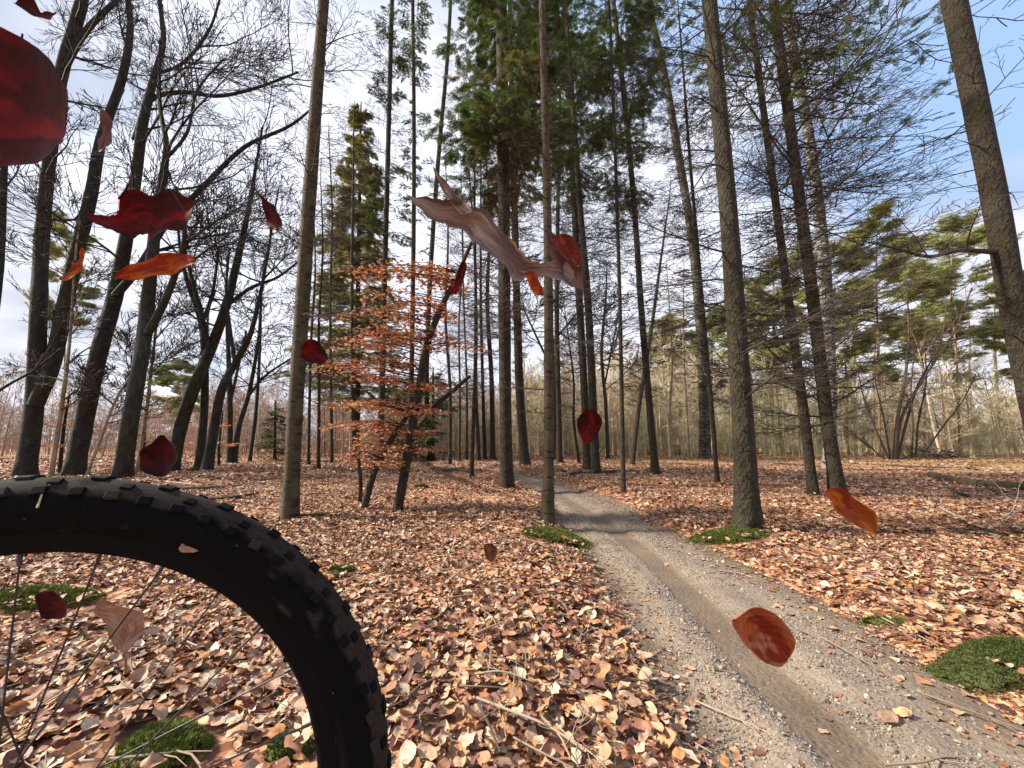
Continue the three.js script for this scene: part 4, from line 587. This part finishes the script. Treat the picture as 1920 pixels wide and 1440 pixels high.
{ // bare twigs scattered over the litter
  const R = mul(4711), l = []; for (let i = 0; i < 1500; i++) { const r = 0.7 + 13 * Math.pow(R(), 1.3), a = (R() * 2 - 1) * 1.2, x = Math.sin(a) * r, z = -Math.cos(a) * r, f = info(x, z); if (f.inn > 0.1 && R() < 0.85) continue; const s = (0.08 + 0.25 * R() * R()) * (1 + r * 0.08), k = 0.5 + 0.8 * R(); l.push({ m: new THREE.Matrix4().compose(V(x, f.h + 0.012 + 0.02 * R(), z), new THREE.Quaternion().setFromEuler(new THREE.Euler((R() - 0.5) * 0.25, R() * 6.28, (R() - 0.5) * 0.25, 'YXZ')), V(s, s, s)), c: [0.30 * k, 0.22 * k, 0.15 * k] }); }
  const tb = new TB(); tb.tube(curve([V(-0.5, 0, 0), V(-0.1, 0.03, 0.04), V(0.2, 0, -0.02), V(0.5, 0.02, 0.03)], 6), [0.014, 0.013, 0.012, 0.011, 0.009, 0.007, 0.004], 4); tb.tube([V(0.1, 0, 0), V(0.25, 0.04, 0.1), V(0.38, 0.03, 0.2)], [0.008, 0.006, 0.003], 3);
  addInst('litter_twigs', tb.geo(), std(1, 1, 1, 0.9), l, ground);
}

// ------------------------------------------------------------------ the bicycle wheel
{
  const Rw = 0.37, W = 0.031, yaw = -0.285, lean = -0.002, u = V(Math.cos(yaw), 0, Math.sin(yaw)), n0 = V(-Math.sin(yaw), 0, Math.cos(yaw)), v = V(0, 1, 0).multiplyScalar(Math.cos(lean)).addScaledVector(n0, Math.sin(lean)), ax = u.clone().cross(v);
  const C = V(-0.5015, Rw * Math.cos(lean), -0.4324); C.y += floorY(C.x - n0.x * 0.03, C.z - n0.z * 0.03) + 0.002;
  const g = thing('bicycle_wheel', 'black spoked front wheel with a dirty knobbly tyre at the lower left', 'bicycle wheel', C.clone().addScaledVector(v, -Rw)); g.quaternion.setFromRotationMatrix(new THREE.Matrix4().makeBasis(u, v, ax));
  const c0 = V(0, Rw, 0);                                                // hub centre in the wheel's own axes
  const lathe = (prof, seg) => { const ge = new THREE.LatheGeometry(prof.map(([r, w]) => new THREE.Vector2(r, w)), seg); ge.rotateX(Math.PI / 2); ge.translate(0, Rw, 0); return ge; };
  const casing = []; for (let i = 0; i <= 36; i++) { const a = -2.55 + i / 36 * 5.1; const r = Math.cos(a), w = Math.sin(a); casing.push([Rw - 0.0035 - 0.03 + 0.03 * r, W * 0.93 * w]); }
  const dust = dtex(1024, 128, (x, y) => { const across = Math.abs(y - 0.5) * 2, mud = sstep(0.50, 0.72, fbm(x * 60, y * 9, 2, 5, 0) + 0.42 * (1 - sstep(0.30, 0.5, across)) - 0.17), k = 0.7 + 0.6 * noise(x * 700, y * 70, 4), sp = noise(x * 420, y * 44, 8) > 0.985 ? 0.10 : 0; return [0, 1, 2].map(i => lerp([0.003, 0.003, 0.0034][i] * k, [0.028, 0.021, 0.016][i] * k, mud) + sp); }, true);
  const tyre = part('tyre', lathe(casing, 200), new THREE.MeshPhysicalMaterial({ map: dust, roughness: 0.9, specularIntensity: 0.22, side: DS }), g);
  const knobM = [[0.004, 0.004, 0.0045], [0.008, 0.007, 0.0065], [0.03, 0.023, 0.017]].map(c => { const m = new THREE.MeshPhysicalMaterial({ roughness: 0.9, specularIntensity: 0.25, side: DS }); m.color.setRGB(...c); return m; }), R = mul(64);
  const knob = (w, l, h) => { const s = new THREE.Shape(); s.moveTo(-w / 2, -l / 2); s.lineTo(w / 2, -l / 2); s.lineTo(w / 2, l / 2); s.lineTo(-w / 2, l / 2); const e = new THREE.ExtrudeGeometry(s, { depth: h, bevelEnabled: true, bevelThickness: 0.0008, bevelSize: 0.0007, bevelSegments: 1 }); e.rotateX(-Math.PI / 2); return e; };
  const kg = { side: knob(0.0075, 0.0105, 0.0046), mid: knob(0.008, 0.011, 0.0034), trans: knob(0.0065, 0.009, 0.0034) };
  const N = 72; for (let i = 0; i < N; i++) {
    const th = i / N * Math.PI * 2, put = (ge, aw, da, tilt) => { const q = th + da, m = part('knob', ge, knobM[R() < 0.55 ? 0 : R() < 0.6 ? 1 : 2], tyre), rad = Rw - 0.0335 + 0.0298 * Math.cos(aw), wv = W * 0.93 * Math.sin(aw); const er = V(Math.sin(q), Math.cos(q), 0), et = V(Math.cos(q), -Math.sin(q), 0), ez = V(0, 0, 1), up = er.clone().multiplyScalar(Math.cos(aw)).addScaledVector(ez, Math.sin(aw)), sd = ez.clone().multiplyScalar(Math.cos(aw)).addScaledVector(er, -Math.sin(aw)); m.quaternion.setFromRotationMatrix(new THREE.Matrix4().makeBasis(sd, up, sd.clone().cross(up))); m.rotateY(tilt); m.position.set(0, Rw, 0).addScaledVector(er, rad).addScaledVector(ez, wv).addScaledVector(up, -0.0012); };
    for (const s of [-1, 1]) put(kg.side, s * 0.98, s * 0.014 + (R() - 0.5) * 0.003, s * 0.15);
    const alt = i % 2; for (const s of [-1, 1]) put(alt ? kg.mid : kg.trans, s * (alt ? 0.17 : 0.55), 0.03, 0);
  }
  const rim = part('rim', lathe([[0.3125, -0.0135], [0.3175, -0.0145], [0.3175, -0.0125], [0.309, -0.0105], [0.309, 0.0105], [0.3175, 0.0125], [0.3175, 0.0145], [0.3125, 0.0138], [0.296, 0.0132], [0.2895, 0.009], [0.2885, 0], [0.2895, -0.009], [0.296, -0.0132], [0.3125, -0.0135]], 160), (() => { const m = new THREE.MeshPhysicalMaterial({ roughness: 0.75, specularIntensity: 0.2, side: DS }); m.color.setRGB(0.004, 0.004, 0.0045); return m; })(), g);
  const hub = part('hub', lathe([[0.005, -0.05], [0.0095, -0.05], [0.0095, -0.04], [0.029, -0.036], [0.029, -0.032], [0.017, -0.026], [0.014, 0], [0.017, 0.026], [0.029, 0.032], [0.029, 0.036], [0.0095, 0.04], [0.0095, 0.05], [0.005, 0.05]], 40), std(0.02, 0.02, 0.02, 0.4, { metalness: 0.6 }), g);
  const NS = 28; const sm0 = std(0.03, 0.03, 0.032, 0.4, { metalness: 0.5 }), nip = std(0.05, 0.05, 0.05, 0.4, { metalness: 0.6 });
  for (let i = 0; i < NS; i++) { const q = (i + 0.5) / NS * Math.PI * 2 + 0.06, side = i % 2 ? 1 : -1, lead = Math.floor(i / 2) % 2 ? 1 : -1, hq = q + lead * 1.18, a = V(Math.sin(hq) * 0.0265, Rw + Math.cos(hq) * 0.0265, side * 0.034), b = V(Math.sin(q) * 0.289, Rw + Math.cos(q) * 0.289, side * 0.003); const tb = new TB(); tb.tube([a, b], [0.001, 0.001], 6); const sp = part('spoke', tb.geo(), sm0, g); const t2 = new TB(), d = b.clone().sub(a).normalize(); t2.tube([b.clone().addScaledVector(d, -0.012), b.clone().addScaledVector(d, 0.002)], [0.0019, 0.0021], 8, null, 0, true); part('nipple', t2.geo(), nip, sp); }
  g.updateMatrixWorld(true);
  M.onTyre = (px, py, off) => { const r = ray(px, py), q = C.clone().addScaledVector(ax, off).sub(EYEP).dot(ax) / r.dot(ax); return { p: EYEP.clone().addScaledVector(r, q), zc: q }; };
}
{ // grass blade and leaf scrap stuck on the tyre
  const mk = (pts, r, mat, label, name, cat) => { const tb = new TB(), g0 = pts[0].clone(); tb.tube(curve(pts, 10), Array.from({ length: 11 }, (_, i) => r * (1 - 0.08 * i)), 5); const ge = tb.geo(); ge.translate(-g0.x, -g0.y, -g0.z); const m = part(name, ge, mat, scene); m.position.copy(g0); tag(m, label, cat); };
  const a = M.onTyre(70, 952, 0.031).p, b = M.onTyre(78, 920, 0.028).p, c = M.onTyre(94, 908, 0.02).p;
  mk([a, b.clone().lerp(c, 0.4), c], 0.0011, std(0.42, 0.40, 0.22, 0.8), 'pale dry grass blade stuck on top of the tyre at the left', 'grass_blade', 'grass blade');
}

// ------------------------------------------------------------------ leaves falling through the air
function shell(raw, axis, zc, o = {}) {                                  // a curled leaf of real thickness from its outline in photo pixels
  const out = new THREE.CatmullRomCurve3(raw.map(([x, y]) => V(x, y, 0)), true, 'centripetal').getPoints(raw.length * 7).map(p => [p.x, p.y]); out.pop();
  const cx = out.reduce((s, p) => s + p[0], 0) / out.length, cy = out.reduce((s, p) => s + p[1], 0) / out.length, k = zc / F, ca = Math.cos(axis), sa = Math.sin(axis);
  const poly = out.map(([x, y]) => { const X = (x - cx) * k, Y = -(y - cy) * k; return [X * ca + Y * sa, -X * sa + Y * ca]; });
  let a0 = 1e9, a1 = -1e9, bm = 0; for (const [a, b] of poly) { a0 = Math.min(a0, a); a1 = Math.max(a1, a); bm = Math.max(bm, Math.abs(b)); }
  const N = o.rows || 22, Mx = o.cols || 8, pos = [], uv = [], idx = [], th = 0.00022, front = [], len = a1 - a0; let lastMid = 0;
  for (let i = 0; i <= N; i++) {
    const a = lerp(a0, a1, clamp(i / N, 0.004, 0.996)), xs = []; for (let q = 0; q < poly.length; q++) { const p = poly[q], r = poly[(q + 1) % poly.length]; if ((p[0] <= a) !== (r[0] <= a)) xs.push(lerp(p[1], r[1], (a - p[0]) / (r[0] - p[0]))); }
    const lo = xs.length ? Math.min(...xs) : lastMid, hi = xs.length ? Math.max(...xs) : lastMid; lastMid = (lo + hi) / 2;
    const jag = (o.jag ?? 0.012) * len * (noise(i * 0.9, o.seed || 1, 4) - 0.5);
    for (let j = 0; j <= Mx; j++) { const t = j / Mx * 2 - 1, b = lerp(lo - jag, hi + jag, j / Mx), u = (a - a0) / len * 2 - 1, w = (hi - lo) / 2; front.push([a, b, (o.cup ?? 0.25) * w * t * t + (o.bend ?? 0.15) * len * u * u + (o.wave ?? 0.03) * len * Math.sin(u * 7 + (o.seed || 1) + t * 2) * Math.abs(t) + (o.ridge ?? 0.006) * len * Math.abs(Math.sin((u * 9 + Math.abs(t) * 2.4) * 1.57)), (u + 1) / 2, j / Mx]); }
  }
  let zb = 0, nb = 0; front.forEach((p, q) => { const j = q % (Mx + 1); if (j === 0 || j === Mx) { zb += p[2]; nb++; } }); front.forEach(p => { p[2] -= zb / nb; });
  const w = Mx + 1, n = front.length; for (const s of [1, -1]) for (const [a, b, z, uu, vv] of front) { pos.push(a * ca - b * sa, a * sa + b * ca, z + s * th); uv.push(uu, vv); }
  for (let i = 0; i < N; i++) for (let j = 0; j < Mx; j++) { const p = i * w + j; idx.push(p, p + w, p + 1, p + 1, p + w, p + w + 1); const q = p + n; idx.push(q, q + 1, q + w, q + 1, q + w + 1, q + w); }
  const side = (p, q) => idx.push(p, q, p + n, q, q + n, p + n); for (let i = 0; i < N; i++) { side(i * w, (i + 1) * w); side((i + 1) * w + Mx, i * w + Mx); } for (let j = 0; j < Mx; j++) { side(j + 1, j); side(N * w + j, N * w + j + 1); }
  const g = new THREE.BufferGeometry(); g.setAttribute('position', new THREE.Float32BufferAttribute(pos, 3)); g.setAttribute('uv', new THREE.Float32BufferAttribute(uv, 2)); g.setIndex(idx); g.computeVertexNormals(); return { g, cx, cy };
}
const spots = (a, b, c, seed, th = 0.6, vs = 1) => dtex(192, 192, (u, v) => { const t = sstep(0.36, 0.62, fbm(u * 3.2 + seed, v * 3.2, seed, 4)), d = sstep(th - 0.1, th + 0.22, fbm(u * 5 + 3, v * 5 + seed, seed + 9, 3)), vein = Math.max(sstep(0.03, 0.012, Math.abs(v - 0.5)), 0.75 * sstep(0.16, 0.05, Math.abs(((u * 8 - Math.abs(v - 0.5) * 5) % 1 + 1) % 1 - 0.5))), k = (0.8 + 0.4 * noise(u * 90, v * 90, 2)); return [0, 1, 2].map(i => lerp(lerp(a[i], b[i], t), c[i], d * 0.85) * k * (1 + 0.35 * vs * vein)); }, true);
const leafMat = (map, through = 0.35) => new THREE.MeshPhysicalMaterial({ map, roughness: 0.8, side: DS, transmission: through, thickness: 0, specularIntensity: 0.25 });
const TX = {
  red: leafMat(spots([0.22, 0.008, 0.006], [0.11, 0.005, 0.006], [0.03, 0.004, 0.004], 3, 0.5, 0.3)), dark: leafMat(spots([0.11, 0.012, 0.010], [0.06, 0.010, 0.009], [0.03, 0.006, 0.006], 7)), orange: leafMat(spots([0.44, 0.09, 0.012], [0.28, 0.03, 0.010], [0.5, 0.16, 0.02], 5)),
  amber: leafMat(spots([0.50, 0.17, 0.02], [0.34, 0.07, 0.015], [0.24, 0.03, 0.012], 11)), rust: leafMat(spots([0.46, 0.12, 0.035], [0.26, 0.03, 0.012], [0.5, 0.24, 0.11], 13)), grey: leafMat(spots([0.23, 0.165, 0.14], [0.12, 0.08, 0.075], [0.42, 0.32, 0.23], 17), 0.2), mauve: leafMat(spots([0.17, 0.085, 0.075], [0.11, 0.05, 0.05], [0.2, 0.12, 0.10], 19), 0.2),
  russet: leafMat(spots([0.22, 0.035, 0.016], [0.13, 0.02, 0.012], [0.3, 0.08, 0.03], 37), 0.25), tan: leafMat(spots([0.40, 0.24, 0.16], [0.30, 0.16, 0.10], [0.45, 0.30, 0.2], 23), 0.3), brown: leafMat(spots([0.25, 0.09, 0.05], [0.16, 0.05, 0.03], [0.3, 0.15, 0.08], 29), 0.3),
};
function fly(label, mat, zc, axis, out, o = {}, extra) {
  const s = shell(out, axis, zc, o), g = thing('falling_leaf', label, 'leaf', atDepth(s.cx, s.cy, zc), 'leaves whirling through the air'); g.quaternion.copy(camera.quaternion);
  part('blade', s.g, mat, g);
  if (o.stem) { const [p, q] = o.stem, f = ([x, y]) => V((x - s.cx) * zc / F, -(y - s.cy) * zc / F, 0.002), tb = new TB(); tb.tube(curve([f(p), f([(p[0] + q[0]) / 2 + 3, (p[1] + q[1]) / 2]), f(q)], 8), Array.from({ length: 9 }, () => zc * 0.0026), 6, null, 0, true); part('stalk', tb.geo(), mat, g); }
  if (extra) for (const [m2, ax2, out2, o2] of extra) { const t = shell(out2, ax2, zc, o2), me = part('lobe', t.g, m2, g); me.position.set((t.cx - s.cx) * zc / F, -(t.cy - s.cy) * zc / F, o2.dz || 0.004); }
  return g;
}
fly('largest dark red leaf, cut by the left edge', TX.red, 0.22, -0.3, [[-130, 60], [-60, 30], [10, 52], [50, 75], [72, 92], [95, 115], [112, 145], [134, 175], [139, 215], [136, 262], [118, 296], [75, 306], [20, 304], [-30, 312], [-90, 300], [-140, 240], [-160, 150]], { rows: 34, cols: 14, bend: 0.12, cup: 0.12, seed: 3, wave: 0.008, jag: 0.004, ridge: 0.0012 });
fly('dark red leaf fragment at the top left corner', TX.dark, 0.3, -0.15, [[34, 12], [50, -6], [62, -10], [66, 16], [90, 20], [112, 28], [100, 33], [74, 30], [56, 26], [44, 18]], { rows: 14, cols: 4, seed: 4 });
fly('wide ragged dark red leaf left of centre height, widest of the left leaves', TX.red, 0.36, 0.0, [[168, 405], [200, 402], [218, 396], [226, 372], [240, 358], [262, 356], [280, 362], [300, 352], [325, 358], [350, 370], [374, 386], [366, 404], [352, 418], [345, 432], [325, 430], [300, 440], [285, 448], [268, 436], [250, 436], [240, 446], [222, 438], [200, 428], [180, 418]], { rows: 44, cols: 8, bend: 0.12, seed: 8, jag: 0.03, stem: [[226, 375], [245, 345]] });
fly('bright orange-red leaf under the wide ragged red leaf', TX.orange, 0.45, 0.08, [[222, 522], [244, 500], [270, 486], [300, 475], [340, 474], [372, 488], [352, 503], [320, 512], [280, 518], [250, 524]], { rows: 26, bend: 0.1, seed: 5 });
fly('small pointed dark red leaf left of the tall ochre trunk', TX.dark, 0.6, -0.9, [[485, 360], [500, 376], [514, 384], [522, 404], [534, 428], [530, 436], [516, 428], [500, 422], [495, 405], [492, 385]], { rows: 20, cols: 6, seed: 6 });
fly('tiny orange leaf in front of the forked limb at the left', TX.amber, 0.7, 0.9, [[118, 526], [132, 500], [146, 482], [160, 466], [156, 490], [144, 510], [130, 526]], { rows: 14, cols: 4, seed: 7 });
fly('narrow purple-brown leaf hanging before the far left limb', TX.mauve, 0.5, 1.4, [[192, 206], [204, 212], [208, 236], [204, 262], [198, 288], [188, 286], [184, 262], [188, 232]], { rows: 14, cols: 5, seed: 9 });
fly('round red leaf at the right side of the tall ochre trunk', TX.red, 0.8, -0.2, [[565, 664], [570, 645], [582, 636], [596, 640], [606, 652], [614, 672], [606, 682], [590, 681], [574, 676]], { rows: 16, cols: 8, seed: 10, cup: 0.5 });
fly('dark brown-red leaf before the foot of the leaning dark tree', TX.dark, 0.5, 1.3, [[262, 862], [268, 842], [284, 830], [300, 816], [314, 828], [328, 838], [332, 858], [322, 880], [302, 896], [284, 890], [268, 880]], { rows: 20, cols: 8, seed: 12, cup: 0.5 });
fly('nearly black leaf floating over the moss behind the spokes', TX.dark, 0.62, 0.2, [[66, 1118], [80, 1110], [104, 1112], [122, 1124], [127, 1144], [118, 1158], [98, 1162], [80, 1156], [72, 1138]], { rows: 16, cols: 7, seed: 14 });
fly('pinkish-tan leaf with a stalk falling behind the spokes', TX.tan, 0.75, 1.5, [[182, 1128], [198, 1118], [208, 1128], [214, 1150], [226, 1158], [240, 1146], [258, 1142], [272, 1152], [268, 1180], [254, 1204], [240, 1222], [226, 1224], [212, 1208], [200, 1184], [186, 1160]], { rows: 22, cols: 8, seed: 15, stem: [[233, 1220], [237, 1262]] });
fly('long torn grey-brown leaf in the upper middle, longest in the air', TX.grey, 0.5, -0.62, [[764, 368], [782, 374], [800, 372], [830, 380], [858, 378], [880, 386], [908, 392], [936, 422], [962, 448], [984, 480], [1008, 492], [1040, 488], [1066, 492], [1088, 547], [1064, 538], [1036, 524], [1010, 518], [985, 514], [966, 528], [950, 498], [930, 482], [908, 470], [888, 452], [872, 430], [840, 420], [806, 410], [786, 392]], { rows: 48, cols: 8, seed: 16, bend: 0.08, wave: 0.02, jag: 0.014, ridge: 0.003 },
  [[TX.grey, -0.9, [[814, 318], [828, 334], [846, 352], [866, 374], [888, 402], [870, 408], [850, 388], [834, 364], [822, 342]], { rows: 14, cols: 4, seed: 2 }], [TX.mauve, -1.2, [[1022, 428], [1044, 448], [1068, 446], [1084, 470], [1090, 510], [1088, 550], [1066, 532], [1048, 506], [1032, 480], [1026, 452]], { rows: 18, cols: 6, seed: 3, dz: 0.007 }], [TX.orange, -1.2, [[988, 508], [1004, 512], [1014, 532], [1022, 552], [1008, 554], [994, 536]], { rows: 10, cols: 4, seed: 4, dz: -0.004 }], [TX.russet, -1.3, [[1040, 452], [1062, 448], [1080, 466], [1088, 498], [1078, 508], [1058, 490], [1044, 472]], { rows: 12, cols: 5, seed: 6, dz: 0.012 }]]);
fly('small narrow red leaf on the leaning beech stem', TX.red, 1.1, 1.1, [[845, 553], [852, 528], [860, 502], [870, 490], [876, 496], [870, 520], [862, 542], [852, 554]], { rows: 14, cols: 4, seed: 18 });
fly('red leaf floating before the twin dark trunks over the trail', TX.red, 0.85, 1.5, [[1082, 800], [1086, 780], [1098, 768], [1112, 768], [1124, 778], [1129, 796], [1122, 812], [1112, 826], [1100, 833], [1090, 822]], { rows: 18, cols: 7, seed: 19, cup: 0.4 });
fly('rust-orange leaf tumbling low over the trail', TX.rust, 0.62, -0.6, [[1374, 1166], [1392, 1150], [1414, 1140], [1440, 1144], [1462, 1158], [1480, 1180], [1487, 1208], [1480, 1236], [1462, 1250], [1440, 1244], [1414, 1226], [1390, 1200]], { rows: 24, cols: 10, seed: 20, cup: 0.45 });
fly('amber leaf in front of the foot of the dark straight trunk at the right', TX.amber, 0.6, -0.75, [[1540, 922], [1560, 914], [1584, 918], [1602, 934], [1626, 948], [1643, 972], [1638, 1004], [1622, 994], [1602, 984], [1580, 968], [1562, 946]], { rows: 22, cols: 8, seed: 21, cup: 0.4 });
fly('small brown leaf dropping over the litter left of the moss mound', TX.brown, 1.4, 1.4, [[908, 1022], [918, 1018], [930, 1024], [932, 1040], [924, 1052], [914, 1050], [908, 1036]], { rows: 12, cols: 5, seed: 22 });
{ // fallen leaves that stand out
  const pal = (label, mat, x, y, L, rot, kind) => { const m = part('fallen_leaf', leafGeo(kind, mul(x), 12, 6), mat, scene), p = G(x, y); m.scale.setScalar(L); m.rotation.set(0.1, rot, 0.06); m.position.copy(p); m.position.y = floorY(p.x, p.z) + 0.012; tag(m, label, 'leaf'); };
  pal('yellow-tan leaf lying on the trail beside the rut', leafMat(spots([0.62, 0.40, 0.2], [0.5, 0.3, 0.14], [0.4, 0.2, 0.1], 41), 0), 1694, 1350, 0.062, 0.1, 'beech');
  pal('curled brown leaf lying under the yellow-tan one on the trail', TX.tan, 1668, 1362, 0.075, 0.5, 'beech');
  pal('orange leaf lying just inside the tyre behind the rim', TX.amber, 398, 1092, 0.07, 0.4, 'beech');
  pal('pale pointed leaf lying on the gravel edge of the trail', leafMat(spots([0.58, 0.38, 0.26], [0.46, 0.28, 0.18], [0.4, 0.2, 0.1], 43), 0), 1206, 1236, 0.08, 0.05, 'beech');
  const { p, zc } = M.onTyre(356, 1026, 0.026), s = shell([[341, 1017], [358, 1015], [372, 1020], [369, 1033], [352, 1034], [339, 1031]], 0, zc, { rows: 8, cols: 5, bend: 0.02, cup: 0.1 }), m = part('leaf_scrap', s.g, TX.tan, scene); m.position.copy(p); m.rotation.y = 0.29; tag(m, 'scrap of tan leaf stuck on the side of the tyre', 'leaf');
}
renderer.render(scene, camera);
